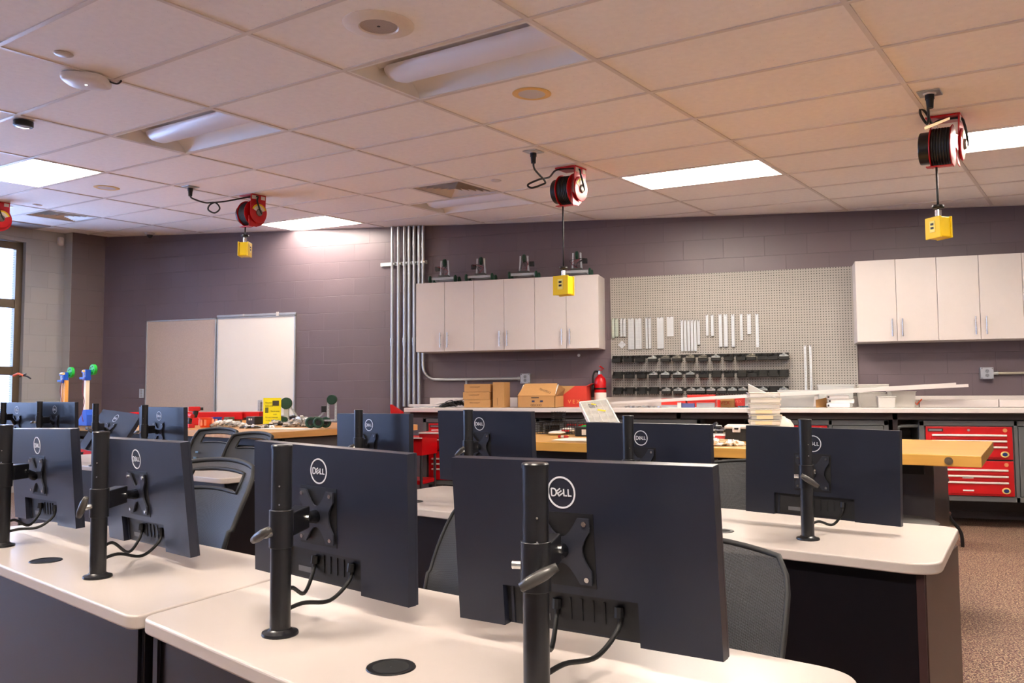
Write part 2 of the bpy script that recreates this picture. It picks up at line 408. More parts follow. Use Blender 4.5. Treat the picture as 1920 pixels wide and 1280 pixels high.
for (i, j), lb in zip(lit, ['at the far left over the window side', 'close to the rear wall behind the left cord reel', 'right of the middle cord reel', 'behind the right cord reel', 'cut off by the top edge at the right']):
    troffer(i, j, True, L_on+lb, 'lit ceiling lights')
for (i, j), lb in zip(unlit, ['unlit recessed ceiling light beside the large round speaker, the biggest one', 'unlit recessed ceiling light above the left cord reel, nearer the wifi unit', 'unlit recessed ceiling light next to the square air vent by the rear wall']):
    troffer(i, j, False, lb, 'unlit ceiling lights')
for (i, j) in behind: troffer(i, j, True, 'added ceiling light out of view behind the viewer, brightening the room', 'added lights behind the viewer')

def air_vent(i, j, label):
    t = thing('air_vent', label, 'vent', group='ceiling air vents', M4=MC @ Matrix.Translation(((i+.25)*CA, (j+.5)*CB, 0)))
    h = CB/2-.014
    MB().box((0, 0, .11), (2*h, 2*h, .01)).box((0, h-.003, .055), (2*h, .006, .11)).box((0, -h+.003, .055), (2*h, .006, .11)).box((h-.003, 0, .055), (.006, 2*h, .11)).box((-h+.003, 0, .055), (.006, 2*h, .11)).build('backing', M('vent_dark', S(40, 36, 34), .8), t)
    MB().box((0, -h, .0), (2*h+.02, .03, .008)).box((0, h, .0), (2*h+.02, .03, .008)).box((-h, 0, .0), (.03, 2*h, .008)).box((h, 0, .0), (.03, 2*h, .008)).build('vent_frame', m_tbar, t)
    sl = MB()
    for q in range(6):
        r = h*(1-q/6.3)-.01; r2 = r-.020; zt = .03
        a = [(-r, -r, -.002), (r, -r, -.002), (r, r, -.002), (-r, r, -.002)]; c = [(-r2, -r2, zt), (r2, -r2, zt), (r2, r2, zt), (-r2, r2, zt)]
        sl.add(a+c, [(k, (k+1) % 4, 4+(k+1) % 4, 4+k) for k in range(4)])
    sl.box((0, 0, .03), (.05, .05, .01))
    sl.build('louvre', M('vent_louvre', S(225, 208, 190), .5), t)
air_vent(-1.5, 5, 'square louvred air vent left of the middle cord reel')
air_vent(-5.5, 3, 'square louvred air vent at the far left over the window wall')
t = thing('return_grille', 'plain brownish return air panel set in the ceiling by the window wall', 'vent', M4=MC @ Matrix.Translation((-6.2*CA, 3.5*CB, -.006)))
MB().box((0, 0, 0), (CA*.4, CB-.03, .006)).build('panel', dot_mat('perforated_panel', S(176, 160, 152), S(120, 104, 98), .02, .006), t)

def cmat(u, v, dz=0): p = cl(u, v); return MC @ Matrix.Translation((p.x, p.y, dz))
# speaker and round fixtures
t = thing('ceiling_speaker', 'large round ceiling speaker with a grille in its middle, near the top edge', 'speaker', M4=cmat(710, 47))
MB().lathe([(.012, -.004), (.085, -.004), (.092, -.012), (.150, -.008), (.163, -.001), (.163, .002)], 40).build('speaker_ring', M('speaker_white', S(238, 226, 214), .4), t, smooth=.6)
MB().lathe([(.001, -.0065), (.086, -.0065), (.086, -.003)], 32).build('speaker_grille', dot_mat('speaker_mesh', S(206, 192, 182), S(150, 138, 130), .006, .002), t)
MB().lathe([(.001, -.008), (.008, -.0075), (.008, -.006)], 12).build('centre_screw', m_black, t)
for (u, v), lb in (((997, 176), 'round recessed fixture with a grey disc and yellowed rim, below the speaker'), ((200, 352), 'round recessed fixture with a grey disc and yellowed rim, beside the lit light at left')):
    t = thing('recessed_fixture', lb, 'ceiling light', group='round recessed fixtures', M4=cmat(u, v))
    MB().lathe([(.078, -.003), (.098, -.006), (.112, -.001), (.112, .001)], 36, cap=False).build('rim', M('yellowed_rim', S(236, 196, 120), .4), t, smooth=.7)
    MB().lathe([(.001, -.003), (.08, -.003), (.08, 0)], 36).build('disc', M('grey_disc', S(208, 200, 198), .5), t)
for (u, v), lb in (((119, 101), 'small round sprinkler cover just above the wifi unit'), ((930, 338), 'small round sprinkler cover between the air vent and the middle cord reel'), ((70, 384), 'small round sprinkler cover over the window side air vent')):
    t = thing('sprinkler_cover', lb, 'sprinkler', group='sprinkler covers', M4=cmat(u, v)); MB().lathe([(.001, -.010), (.036, -.009), (.042, -.005), (.042, -.001)], 28).build('cover', m_white, t, smooth=.6); MB().lathe([(.030, -.004), (.047, -.003), (.047, 0)], 28, cap=False).build('gap_ring', m_tbar, t)
# wifi unit
p = cl(162, 144)
t = thing('wifi_access_point', 'white rounded wifi access point on a ceiling grid crossing', 'access point', M4=MC @ Matrix.Translation((p.x, p.y, 0)) @ Matrix.Rotation(.75, 4, 'Z'))
mb = MB(); pr = []
for k in range(40):
    a = 2*PI*k/40; c_, s_ = math.cos(a), math.sin(a); pr.append((.118*math.copysign(abs(c_)**.6, c_), .118*math.copysign(abs(s_)**.6, s_)))
n = 40; vs = []
for sx, z in ((.8, -.002), (.98, -.008), (1, -.022), (.97, -.036), (.86, -.043), (.3, -.046)): vs += [(x*sx, y*sx, z) for x, y in pr]
mb.add(vs, [(a*n+k, a*n+(k+1) % n, (a+1)*n+(k+1) % n, (a+1)*n+k) for a in range(5) for k in range(n)]+[tuple(range(5*n, 6*n)), tuple(reversed(range(n)))])
mb.build('housing', M('wifi_white', S(232, 226, 226), .35), t, smooth=.9)
MB().lathe([(.001, -.0475), (.006, -.0475), (.006, -.045)], 12).build('status_light', M('status_light', S(255, 255, 255), .3, emit=(1, 1, 1, 1), es=3), t)
MB().tube(spline([(.11, .02, -.012), (.15, .03, -.02), (.17, .035, -.005), (.172, .03, .004)]), .005).build('data_cable', m_dgrey, t)
# black puck sensor
t = thing('ceiling_sensor', 'small black puck sensor at a ceiling grid crossing above the lit light', 'sensor', M4=cmat(44, 226))
MB().lathe([(.001, -.043), (.055, -.042), (.06, -.036), (.06, -.006), (.045, -.001)], 28).build('body', m_black, t, smooth=.6)
MB().lathe([(.001, -.047), (.042, -.0445), (.046, -.041)], 28).build('lens', M('pale_lens', S(190, 205, 225), .2), t, smooth=.7)
# dome camera and wall motion sensor
t = thing('dome_camera', 'small white dome camera near the rear left corner', 'camera', M4=cmat(281, 436))
MB().lathe([(.001, -.03), (.045, -.028), (.06, -.012), (.06, 0)], 24).build('base', m_white, t, smooth=.7); MB().ball((0, 0, -.034), .036).build('dome', m_black, t, smooth=4)

# ------------------------------------------------------------------ cord reels
m_cord = M('black_cord', S(20, 22, 23), .5, nz=.02)
m_cream = M('reel_label_cream', S(236, 226, 196), .5)
def reel_parts(t, k=1.0, tagcard=False):
    """axis along x, hung from a top plate at z = 0"""
    Rr, zc = .125*k, -.175*k
    br = MB(); br.box((.015, 0, -.006), (.19*k, .17*k, .012))                       # mount plate
    pl = [(-.085, 0), (.085, 0), (.085, -.17), (.06, -.235), (.0, -.262), (-.06, -.235), (-.085, -.17)]
    n = len(pl); x0, x1 = .098*k, .106*k
    vs = [(x, p[0]*k, p[1]*k) for x in (x0, x1) for p in pl]
    br.add(vs, [tuple(reversed(range(n))), tuple(range(n, 2*n))]+[(q, (q+1) % n, n+(q+1) % n, n+q) for q in range(n)])
    br.build('bracket', m_red, t, bevel=.003)
    X = Matrix.Rotation(PI/2, 4, 'Y'); c = Matrix.Translation((0, 0, zc)) @ X
    fl = MB()
    for x in (-.052*k, .062*k): fl.lathe([(.03, x-.003), (Rr, x-.003), (Rr+.002, x), (Rr, x+.003), (.03, x+.003)], 40, T=c)
    fl.build('spool_flange', m_red, t, smooth=.6)
    wd = MB()
    for a in range(7): wd.ring((-.04*k+a*.0155*k, 0, zc), Rr-.018, .0085, 'X', 36, 8)
    wd.cyl((-.05*k, 0, zc), (.06*k, 0, zc), Rr-.025, n=32)
    wd.build('cord_winding', m_cord, t, smooth=.8)
    MB().cyl((-.052*k, 0, zc), (-.118*k, 0, zc), .098*k, n=36).build('spring_can', m_blackm, t, bevel=.006, smooth=.5)
    MB().lathe([(.001, .105), (.092, .105), (.098, .112), (.092, .118), (.05, .122), (.001, .122)], 40, T=Matrix.Scale(1, 4) @ Matrix.Translation((0, 0, zc)) @ X @ Matrix.Scale(k, 4)).build('hub_cover', m_red, t, smooth=.5)
    arc = []; n = 18                                                                # round label
    for q in range(n+1): a = PI*.12+PI*.76*q/n; arc.append((math.cos(a), math.sin(a)))
    def band(r0, r1, x): return MB().add([(x, r*a*k, zc+r*b_*k) for r in (r0, r1) for a, b_ in arc], [(q, q+1, n+2+q, n+1+q) for q in range(n)])
    band(.036, .068, .1235*k).build('maker_label', m_cream, t); band(.068, .084, .1225*k).build('warning_band', m_yellow, t)
    MB().lathe([(.001, .122), (.034, .122), (.03, .135), (.012, .14), (.001, .14)], 24, T=Matrix.Translation((0, 0, zc)) @ X @ Matrix.Scale(k, 4)).build('swivel_hub', M('reel_hub_grey', S(120, 116, 108), .35, .6), t, smooth=.5)
    MB().box((.108*k, -.045*k, -.03*k), (.002, .06*k, .035*k)).build('sticker', m_paper, t); MB().box((.108*k, .05*k, -.028*k), (.002, .045*k, .035*k)).build('sticker', m_paper, t)
    gd = MB(); gd.box((.0, -.05*k, -.305*k), (.15*k, .05*k, .006)); gd.box((.095*k, -.05*k, -.26*k), (.006, .09*k, .1*k), R=Matrix.Rotation(-.1, 3, 'Y'))
    gd.build('cord_guide', m_red, t, bevel=.002)
    return Vector((-.02*k, -.05*k, -.305*k))
def px_path(pts, k=7): return spline([at_d(u, v, d) for u, v, d in pts], k)
def reel(u, v, label, cordpx, boxpx, boxlabel, platepx, platelabel, rot=0, k=1.0, boxrot=0, card=False):
    p = cl(u, v); M4 = MC @ Matrix.Translation((p.x, p.y, 0)) @ Matrix.Rotation(rot, 4, 'Z')
    t = thing('cord_reel', label, 'cord reel', group='red cord reels', M4=M4)
    ex = M4 @ reel_parts(t, k)
    inv = M4.inverted(); dr = depth(at_c(u, v))
    # ceiling receptacle
    pm = cmat(*platepx); pd = depth(at_c(*platepx))
    a = thing('ceiling_outlet', platelabel, 'outlet', group='ceiling outlets', M4=pm)
    MB().box((0, 0, -.003), (.115, .115, .006)).build('plate', m_steel, a, bevel=.002); MB().lathe([(.001, -.012), (.03, -.012), (.034, -.006)], 20).build('socket', m_white, a)
    # lead with its plug
    pc = pm @ Vector((0, 0, -.012)); dn = Vector((0, 0, -1))
    MB().cyl(inv @ pc, inv @ (pc+dn*.025), .024, n=16).cyl(inv @ (pc+dn*.02), inv @ (pc+dn*.075), .021, .017, n=16).build('plug', m_rubber, t, smooth=.6)
    pts = [pc+dn*.07]
    for uu, vv, f in cordpx: pts.append(at_d(uu, vv, pd*(1-f)+dr*f))
    pts.append(M4 @ Vector((.10*k, -.03*k, -.02)));
    pts += [M4 @ Vector((.128*k, -.03*k, -.07*k)), M4 @ Vector((.14*k, .0, -.16*k)), M4 @ Vector((.135*k, .018*k, -.185*k))]
    MB().tube([inv @ q for q in spline(pts, 6)], .0075*k, 8).build('supply_cord', m_cord, t, smooth=4)
    # drop cord and outlet box
    if boxpx:
        d = depth(ex); tp = at_d(boxpx[0], boxpx[1], d); tp.x, tp.y = ex.x, ex.y
        s_ = boxpx[2]*d/FPX
        MB().tube([inv @ ex, inv @ Vector((ex.x, ex.y, (ex.z+tp.z)/2)), inv @ (tp+Vector((0, 0, .05)))], .0065, 8).build('drop_cord', m_cord, t, smooth=4)
        MB().lathe([(.01, 0), (.03, 0), (.036, .008), (.034, .02), (.012, .024)], 20, T=Matrix.Translation(inv @ (tp+Vector((0, 0, .055))))).build('cord_stop', m_black, t, smooth=.6)
        b_ = thing('outlet_box', boxlabel, 'outlet box', group='yellow outlet boxes', M4=RZ(tp+Vector((0, 0, -s_)), boxrot))
        w = s_*.82
        MB().box((0, 0, s_/2), (w, w*.72, s_*.96)).build('box_body', m_yellow, b_, bevel=.008)
        for s in (-1, 1):
            cv = MB().box((0, s*w*.39, s_/2), (w*1.08, .012, s_)).build('cover_plate', m_yellow, b_, bevel=.003)
            q = MB().box((0, s*(w*.39+.007), s_*.55), (w*.36, .004, s_*.52)).build('receptacle', M('pale_receptacle', S(240, 226, 120), .4), cv)
            MB().box((0, s*(w*.39+.0095), s_*.66), (w*.2, .003, s_*.1)).box((0, s*(w*.39+.0095), s_*.48), (w*.2, .003, s_*.1)).build('slots', m_black, cv)
        MB().cyl((0, 0, s_), (0, 0, s_+.045), .019, n=16).build('strain_relief', m_chrome, b_, smooth=.6)
    return t
reel(1067, 316, 'red cord reel with black cord near the middle of the ceiling, drop cord reaching lowest', [(1003, 318, .1), (1022, 340, .3), (1016, 346, .32), (997, 352, .3), (990, 346, .3), (1012, 336, .35), (1030, 332, .6), (1045, 318, .9)],
     (1047, 519, 36), 'yellow outlet box hanging in front of the wall cabinets', (1000, 284), 'steel ceiling outlet plate above the middle cord reel', boxrot=-.25)
reel(472, 367, 'red cord reel with its round face towards the viewer, above the whiteboard', [(361, 372, .1), (385, 380, .25), (404, 380, .35), (412, 391, .4), (402, 399, .4), (390, 392, .4), (398, 381, .42), (425, 377, .7)],
     (447, 455, 27), 'yellow outlet box hanging above the whiteboard', (357, 350), 'steel ceiling outlet plate left of the left cord reel', boxrot=-1.25)
t3 = reel(1766, 222, 'red cord reel seen edge on at the right, in front of a lit ceiling light', [(1740, 200, .3), (1741, 216, .6), (1738, 232, .8), (1726, 214, .7), (1727, 203, .6), (1738, 214, .7), (1748, 232, .9), (1762, 226, .95)],
     (1757, 409, 40), 'yellow outlet box hanging at the right above the white wall cabinets', (1743, 174), 'steel ceiling outlet plate above the right cord reel', boxrot=-.95)
p0 = [at_d(1734, 243, 4.05), at_d(1781, 224, 4.1), at_d(1781, 219, 4.12), at_d(1733, 238, 4.07)]
nn = FW*.001
inv = t3.matrix_world.inverted() if False else (MC @ Matrix.Translation((cl(1766, 222).x, cl(1766, 222).y, 0))).inverted()
MB().hexa([inv @ q for q in p0]+[inv @ (q+nn) for q in p0]).build('paper_tag', M('tag_paper', S(226, 196, 160), .7), t3)
reel(-6, 380, 'red cord reel cut off by the left edge over the windows', [(6, 392, .3), (-4, 396, .6)], None, '', (9, 386), 'steel ceiling outlet plate at the left edge by the cut off reel')
# ------------------------------------------------------------------ things on the rear wall
def wpt(u, v, off=0): return at_y(u, v, YW-off)
m_alu = M('aluminium_trim', S(206, 210, 214), .3, .7)
# tack board and whiteboard
a, b_, c_ = wpt(274, 602, .03), wpt(405.5, 597, .03), wpt(553.5, 588, .03)
zt, zb = 2.15, .92
for nm, xa, xb, lb, cat in (('tack_board', a.x, b_.x-.006, 'beige fabric tack board left of the whiteboard', 'tack board'), ('whiteboard', b_.x+.006, c_.x, 'blank whiteboard with aluminium frame and top rail on the rear wall', 'whiteboard')):
    w = xb-xa; t = thing(nm, lb, cat, (xa, YW, zb))
    mt = M('board_fabric', S(190, 174, 166), .9, nz=.12, ns=60, bump=.4, bs=300) if nm == 'tack_board' else M('whiteboard_face', S(236, 232, 226), .16, nz=.01)
    MB().box((w/2, -.012, (zt-zb)/2), (w-.02, .018, zt-zb-.02)).build('face', mt, t)
    f = MB()
    for x in (.009, w-.009): f.box((x, -.014, (zt-zb)/2), (.018, .024, zt-zb))
    for z in (.009, zt-zb-.009): f.box((w/2, -.014, z), (w, .024, .018))
    f.build('board_frame', m_alu, t, bevel=.003)
    if nm == 'whiteboard':
        MB().box((w/2, -.018, zt-zb+.018), (w, .022, .03)).build('map_rail', m_alu, t, bevel=.003)
        MB().box((w*.78, -.03, zt-zb+.02), (.03, .014, .05)).box((w*.35, -.03, zt-zb+.02), (.02, .012, .03)).build('rail_hook', m_white, t)
        MB().box((w/2, -.05, .01), (w, .07, .012)).build('pen_tray', m_alu, t)
# switch
t = thing('light_switch', 'pale multi gang switch plate beside the tack board', 'switch', (wpt(266, 737).x, YW, 1.21))
MB().box((0, -.004, 0), (.075, .008, .118)).build('switch_plate', M('switch_plate', S(196, 204, 214), .4), t, bevel=.002)
r = MB()
for k in range(3): r.box((0, -.010, .034-.034*k), (.03, .006, .02))
r.build('rocker', m_steel, t)
# conduits and strut
us = [735.5, 747.3, 758.5, 767.3, 776.5, 785.8, 793.3]
ztop = lambda x: CO.z - ((x-CO.x)*CN.x + (YW-.04-CO.y)*CN.y)/CN.z
CR = .0165
for k, u in enumerate(us):
    x = wpt(u, 460, .045).x; zt_ = ztop(x)-.004
    lb = 'galvanised vertical conduit, ' + (ORD[k] + ' from the left of seven beside the wall cabinets' if k < 6 else 'the rightmost, bending under the wall cabinets to the outlet box')
    t = thing('conduit_pipe', lb, 'conduit', (x, YW-.045, 0), group='wall conduits')
    if k < 6:
        MB().cyl((0, 0, 1.04 if k > 1 else .0), (0, 0, zt_), CR, n=14).build('pipe', m_steel, t, smooth=.6)
        if k % 2 == 0: MB().cyl((0, 0, 1.78), (0, 0, 1.83), CR+.006, n=14).cyl((0, 0, 1.74), (0, 0, 1.79), CR+.003, n=14).build('coupling', m_steel, t, smooth=.6)
    else:
        zc, rb = 1.345, .16
        pts = [(0, 0, zt_), (0, 0, 2.3), (0, 0, zc+rb)]+[(rb-rb*math.cos(q*PI/16), 0, zc+rb-rb*math.sin(q*PI/16)) for q in range(1, 9)]
        xe = wpt(976, 711, .045).x-x
        pts += [(xe*.5, .0, zc), (xe, .0, zc)]
        MB().tube(pts, CR, 14).build('pipe', m_steel, t, smooth=.8)
        MB().cyl((xe-.03, 0, zc), (xe, 0, zc), CR+.006, n=14).build('coupling', m_steel, t, smooth=.6); MB().cyl((xe*.44, 0, zc), (xe*.44+.02, 0, zc), CR+.004, n=14).box((xe*.44+.01, .015, zc-.03), (.02, .012, .06)).build('strap_clip', m_steel, t, smooth=.6)
x0, x1 = wpt(714, 497, .02).x, wpt(801, 490, .02).x; zs = 2.70
t = thing('strut_channel', 'steel strut channel clamping the vertical conduits to the wall', 'strut', (x0, YW, zs))
MB().box(((x1-x0)/2, -.014, 0), (x1-x0, .028, .041)).build('channel', m_steel, t)
for k, u in enumerate(us):
    x = wpt(u, 492, .045).x-x0
    MB().cyl((x, -.045, -.014), (x, -.045, .014), CR+.004, n=14).box((x+.022, -.04, 0), (.018, .03, .02)).build('clamp', m_steel, t, smooth=.6)
# outlet boxes
def surf_outlet(x, z, label, sd):
    t = thing('wall_outlet', label, 'outlet', (x, YW, z), group='surface wall outlets')
    MB().box((0, -.028, 0), (.108, .056, .108)).build('back_box', m_steel, t, bevel=.006)
    MB().box((0, -.058, 0), (.108, .006, .108)).build('cover', M('outlet_cover', S(176, 180, 190), .35, .5), t, bevel=.006)
    for z_ in (.02, -.02):
        MB().cyl((0, -.061, z_), (0, -.065, z_), .0175, n=20).build('receptacle', M('outlet_grey', S(136, 140, 148), .4), t)
        MB().box((-.006, -.066, z_+.003), (.003, .002, .009)).box((.006, -.066, z_+.003), (.003, .002, .009)).cyl((0, -.064, z_-.009), (0, -.067, z_-.009), .003, n=8).build('slots', m_black, t)
    for a_ in (-1, 1):
        for b2 in (-1, 1): MB().cyl((a_*.044, -.06, b2*.044), (a_*.044, -.064, b2*.044), .006, n=10).build('screw', m_chrome, t)
    return t
surf_outlet(wpt(985.5, 711, .04).x, 1.345, 'square steel outlet box under the left wall cabinets', -1)
surf_outlet(wpt(1850, 700, .04).x, 1.345, 'square steel outlet box under the right wall cabinets', 1)
xo = wpt(1850, 700, .04).x
t = thing('conduit_pipe', 'horizontal conduit running off to the right from the right outlet box', 'conduit', (xo+.055, YW-.03, 1.345))
MB().cyl((0, 0, 0), (XR-xo-.2, 0, 0), .0125, n=14).build('pipe', M('beige_conduit', S(186, 178, 160), .35, .5), t, smooth=.6); MB().cyl((0, 0, 0), (.04, 0, 0), .018, n=14).build('coupling', m_steel, t, smooth=.6)
t = thing('wall_stub', 'small grey anchor plug on the wall under the left wall cabinets', 'anchor', (wpt(1086, 666).x, YW, wpt(1086, 666).z)); MB().cyl((0, 0, 0), (0, -.02, 0), .016, n=12).build('plug', m_steel, t)

# wall cabinets
ZC0, ZC1, CDp, CW = 1.645, 2.412, .34, .6874
m_shadow = M('cabinet_gap', S(120, 112, 108), .6)
def wall_cabinet(x, label, grp, ndoor=2):
    t = thing('wall_cabinet', label, 'cabinet', (x, YW, ZC0), group=grp); h = ZC1-ZC0; w = CW
    MB().box((w/2, -(CDp-.02)/2-.0, h/2), (w-.001, CDp-.02, h)).build('cabinet_body', m_white, t, bevel=.0015)
    for k in range(ndoor):
        x0 = k*w/2+.0018; x1 = (k+1)*w/2-.0018
        d = MB().box(((x0+x1)/2, -CDp+.009, h/2), (x1-x0, .018, h-.004)).build('door', m_white, t, bevel=.0015)
        hx = (w/2-.043) if k == 0 else (w/2+.043)
        hb = MB().cyl((hx, -CDp-.032, .045), (hx, -CDp-.032, .208), .006, n=12)
        for z in (.078, .175): hb.cyl((hx, -CDp, z), (hx, -CDp-.032, z), .0045, n=10)
        hb.build('handle', m_chrome, d, smooth=.6)
    return t
xL = at_y(780, 600, YW-CDp).x
for k, lb in enumerate(['white two-door wall cabinet, leftmost, next to the conduits', 'white two-door wall cabinet, middle of the three under the small robots', 'white two-door wall cabinet beside the pegboard, behind the hanging yellow box']):
    wall_cabinet(xL+k*CW, lb, 'left wall cabinets')
xRc = at_y(1606.5, 600, YW-CDp).x
for k, lb in enumerate(['white two-door wall cabinet at the right, touching the pegboard', 'white two-door wall cabinet at the right, second from the pegboard', 'white wall cabinet cut off by the right edge']):
    if k < 3: wall_cabinet(xRc+k*CW, lb, 'right wall cabinets')
# pegboard
px0, px1 = wpt(1145.5, 640, .02).x, wpt(1608.5, 690, .02).x
pz0, pz1 = 1.135, 2.41
m_peg = dot_mat('pegboard', S(160, 156, 150), S(44, 41, 40), .0254, .0048, .6)
t = MB().box((0, 0, (pz1-pz0)/2), (px1-px0, .012, pz1-pz0)).build('pegboard', m_peg); t.location = ((px0+px1)/2, YW-.014, pz0)
tag(t, 'large grey pegboard between the two runs of white wall cabinets', 'pegboard')
PY = YW-.022
# perforated metal strips hung on pegs
m_strip = dot_mat('perforated_steel', S(214, 220, 226), S(112, 120, 132), .0127, .0034, .35, .35)
m_stripg = dot_mat('perforated_steel_green', S(196, 208, 196), S(98, 112, 104), .0127, .0034, .35, .35)
def strip(ul, ur, vt, vb, label, wide=False, mat=None, tilt=0):
    a, b2 = at_y(ul, vt, PY-.02), at_y(ur, vb, PY-.02); w = max(b2.x-a.x, .012); h = a.z-b2.z
    t = thing('perforated_plate' if wide else 'perforated_channel', label, 'metal strip', (a.x+w/2, PY, a.z), group='perforated metal on the pegboard'); t.rotation_euler = (0, tilt, 0)
    d = .014 if wide else .018
    mb = MB().box((0, -d-.001, -h/2), (w, .002, h)); mb.box((-w/2+.001, -d/2-.001, -h/2), (.002, d, h)); mb.box((w/2-.001, -d/2-.001, -h/2), (.002, d, h))
    mb.build('channel', mat or m_strip, t)
    MB().cyl((0, 0, -.012), (0, -d-.02, -.012), .003, n=8).cyl((0, -d-.02, -.012), (0, -d-.022, .004), .003, n=8).build('peg_hook', m_chrome, t)
    return t
sl = [(1147, 1152.5, 597, 633.5, 'leftmost', 0, 1), (1153, 1159, 597, 631, 'second from the left', 0, 1), (1162.5, 1167.5, 597, 631, 'third from the left, over the diamond plate', 0, 0), (1168, 1173.5, 597, 631, 'fourth from the left', 0, 0),
      (1177, 1189, 597, 654.5, 'wide and long, first of the wide plates', 1, 0), (1190.5, 1203, 597, 654, 'wide and long, second of the wide plates', 1, 0), (1210, 1215, 595, 653.5, 'narrow, left of a close pair past the wide plates', 0, 0), (1215.5, 1221, 595, 653, 'narrow, right of a close pair past the wide plates', 0, 0),
      (1231.5, 1244.5, 595, 653, 'wide and long, alone before the short plate', 1, 0), (1250, 1263, 594, 630, 'wide and short', 1, 0)]
for ul, ur, vt, vb, s_, wd, g in sl: strip(ul, ur, vt, vb, 'perforated metal strip on the pegboard, '+s_, wd, m_stripg if g else None)
for k in range(6): strip(1276+k*6.2, 1281.6+k*6.2, 600, 658 if k < 5 else 646, 'perforated metal strip in the tight bundle on the pegboard, %s from its left' % ORD[k])
sl = [(1323, 1328.5, 590, 629, 'left of the short pair right of the bundle', 0), (1332.5, 1338.5, 590, 629.5, 'right of the short pair right of the bundle', 0), (1347, 1354.5, 589, 650, 'left of the long pair', .0), (1356.5, 1365, 589, 650, 'right of the long pair', 0), (1370.5, 1378, 589, 650, 'alone just right of the long pair', 0),
      (1387, 1393, 588.5, 637, 'pale cream, third from the right end', 0), (1400.5, 1408.5, 588.5, 626, 'short and greyish, near the right end', 0), (1416, 1423.5, 588.5, 650.5, 'long bluish one ending the upper row', 0)]
for ul, ur, vt, vb, s_, g in sl: strip(ul, ur, vt, vb, 'perforated metal strip on the pegboard, '+s_, False)
strip(1507, 1514, 647.5, 742, 'long perforated channel low at the right of the pegboard, left of two'); strip(1517, 1524, 647.5, 742, 'long perforated channel low at the right of the pegboard, right of two')
p = at_y(1166, 646, PY-.01)
t = MB().box((0, 0, 0), (.062, .004, .062), R=Matrix.Rotation(PI/4, 3, 'Y')).build('square_plate', m_strip); t.location = (p.x, PY-.006, p.z); tag(t, 'small white perforated square hung as a diamond on the pegboard', 'metal plate')

# storage bins in three rows
m_bin = M('black_bin', S(22, 22, 20), .45)
def bin_mesh():
    w, h, d, t_ = .092, .072, .115, .003
    mb = MB()
    mb.box((0, -d/2, t_/2), (w, d, t_)); mb.box((0, -t_/2, h/2), (w, t_, h))
    for s in (-1, 1):
        x0, x1 = (s*w/2, s*(w/2-t_)) if s < 0 else (s*w/2-t_, s*w/2)
        pf = [(0, 0), (0, h), (-.055, h), (-d+.012, .034), (-d, .030), (-d, 0)]
        n = len(pf); vs = [(x, p[0], p[1]) for x in (x0, x1) for p in pf]
        mb.add(vs, [tuple(reversed(range(n))), tuple(range(n, 2*n))]+[(q, (q+1) % n, n+(q+1) % n, n+q) for q in range(n)])
    mb.box((0, -d+.0015, .015), (w, .003, .030))
    mb.box((0, -d-.002, .029), (w+.004, .006, .005))
    return mb
def bits(mat_seed, n, kind):
    rnd = random.Random(mat_seed); mb = MB()
    for q in range(n):
        x, y = rnd.uniform(-.042, .042), rnd.uniform(-.108, -.012); z = .022+(.046*(1-abs(x)/.075))*rnd.uniform(.35, 1.0)
        R = Matrix.Rotation(rnd.uniform(0, PI), 3, 'Z') @ Matrix.Rotation(rnd.uniform(-.8, .8), 3, 'X')
        if kind == 0: mb.box((x, y, z), (.004, rnd.uniform(.014, .026), .004), R=R)
        elif kind == 1: mb.box((x, y, z), (.009, .009, .005), R=R)
        else: mb.box((x, y, z), (.006, .034, .003), R=R)
    mb.box((0, -.057, .020), (.09, .108, .034))
    return mb
m_bits = [M('dark_screws', S(42, 40, 38), .4, .4), M('zinc_nuts', S(205, 208, 205), .3, .6), M('steel_parts', S(150, 146, 134), .35, .6)]
rows = [(490, [120, 225, 330, 445, 560, 665, 785, 900, 1015, 1130, 1240, 1335, 1435, 1530, 1630], 'top', 'dddzsssszd dsddz'.replace(' ', ''), 676.5),
        (640, [125, 235, 345, 455, 560, 670, 785, 905, 1020, 1135, 1250, 1345, 1440, 1535, 1630], 'middle', 'eddzzzzdededeeee'[:15], 707.5),
        (795, [130, 235, 345, 455, 570, 675, 795, 880, 972, 1070, 1165, 1260, 1350, 1440, 1540, 1630], 'bottom', 'eeeezzzzzzzzezez', 738)]
proto = None; bp = {}
desc = {'d': 'dark screws', 'z': 'shiny zinc nuts', 's': 'steel parts', 'e': ''}
for ri, (yy, xs, rn, cont, vb) in enumerate(rows):
    for k, X in enumerate(xs):
        u = 1130+X/4.795; p = at_y(u, vb-(u-1150)*.011, PY-.115)
        loc = (at_y(u, vb-8, PY-.115).x, PY, at_y(1300, vb-.0, PY-.115).z)
        ck = cont[k] if k < len(cont) else 'e'
        where = ORD[k]+' from the left in the '+rn+' row'
        lb = ('black hanging bin holding '+desc[ck]+', ' if ck != 'e' else 'empty black hanging bin, ')+where
        if proto is None: proto = bin_mesh().build('parts_bin', m_bin); proto.location = loc; o = tag(proto, lb, 'bin', 'parts bins on the pegboard')
        else: o = dup(proto, lb, loc=loc)
        if ck != 'e':
            if ck not in bp:
                s_ = bits(3, 70, {'d': 0, 'z': 1, 's': 2}[ck]).build('loose_fasteners', m_bits[{'d': 0, 'z': 1, 's': 2}[ck]]); bp[ck] = s_; tag(s_, '', 'fasteners', kind='stuff')
            else: s_ = bp[ck].copy(); col.objects.link(s_)
            s_.location = loc; s_['label'] = 'loose '+desc[ck]+' in the black bin, '+where
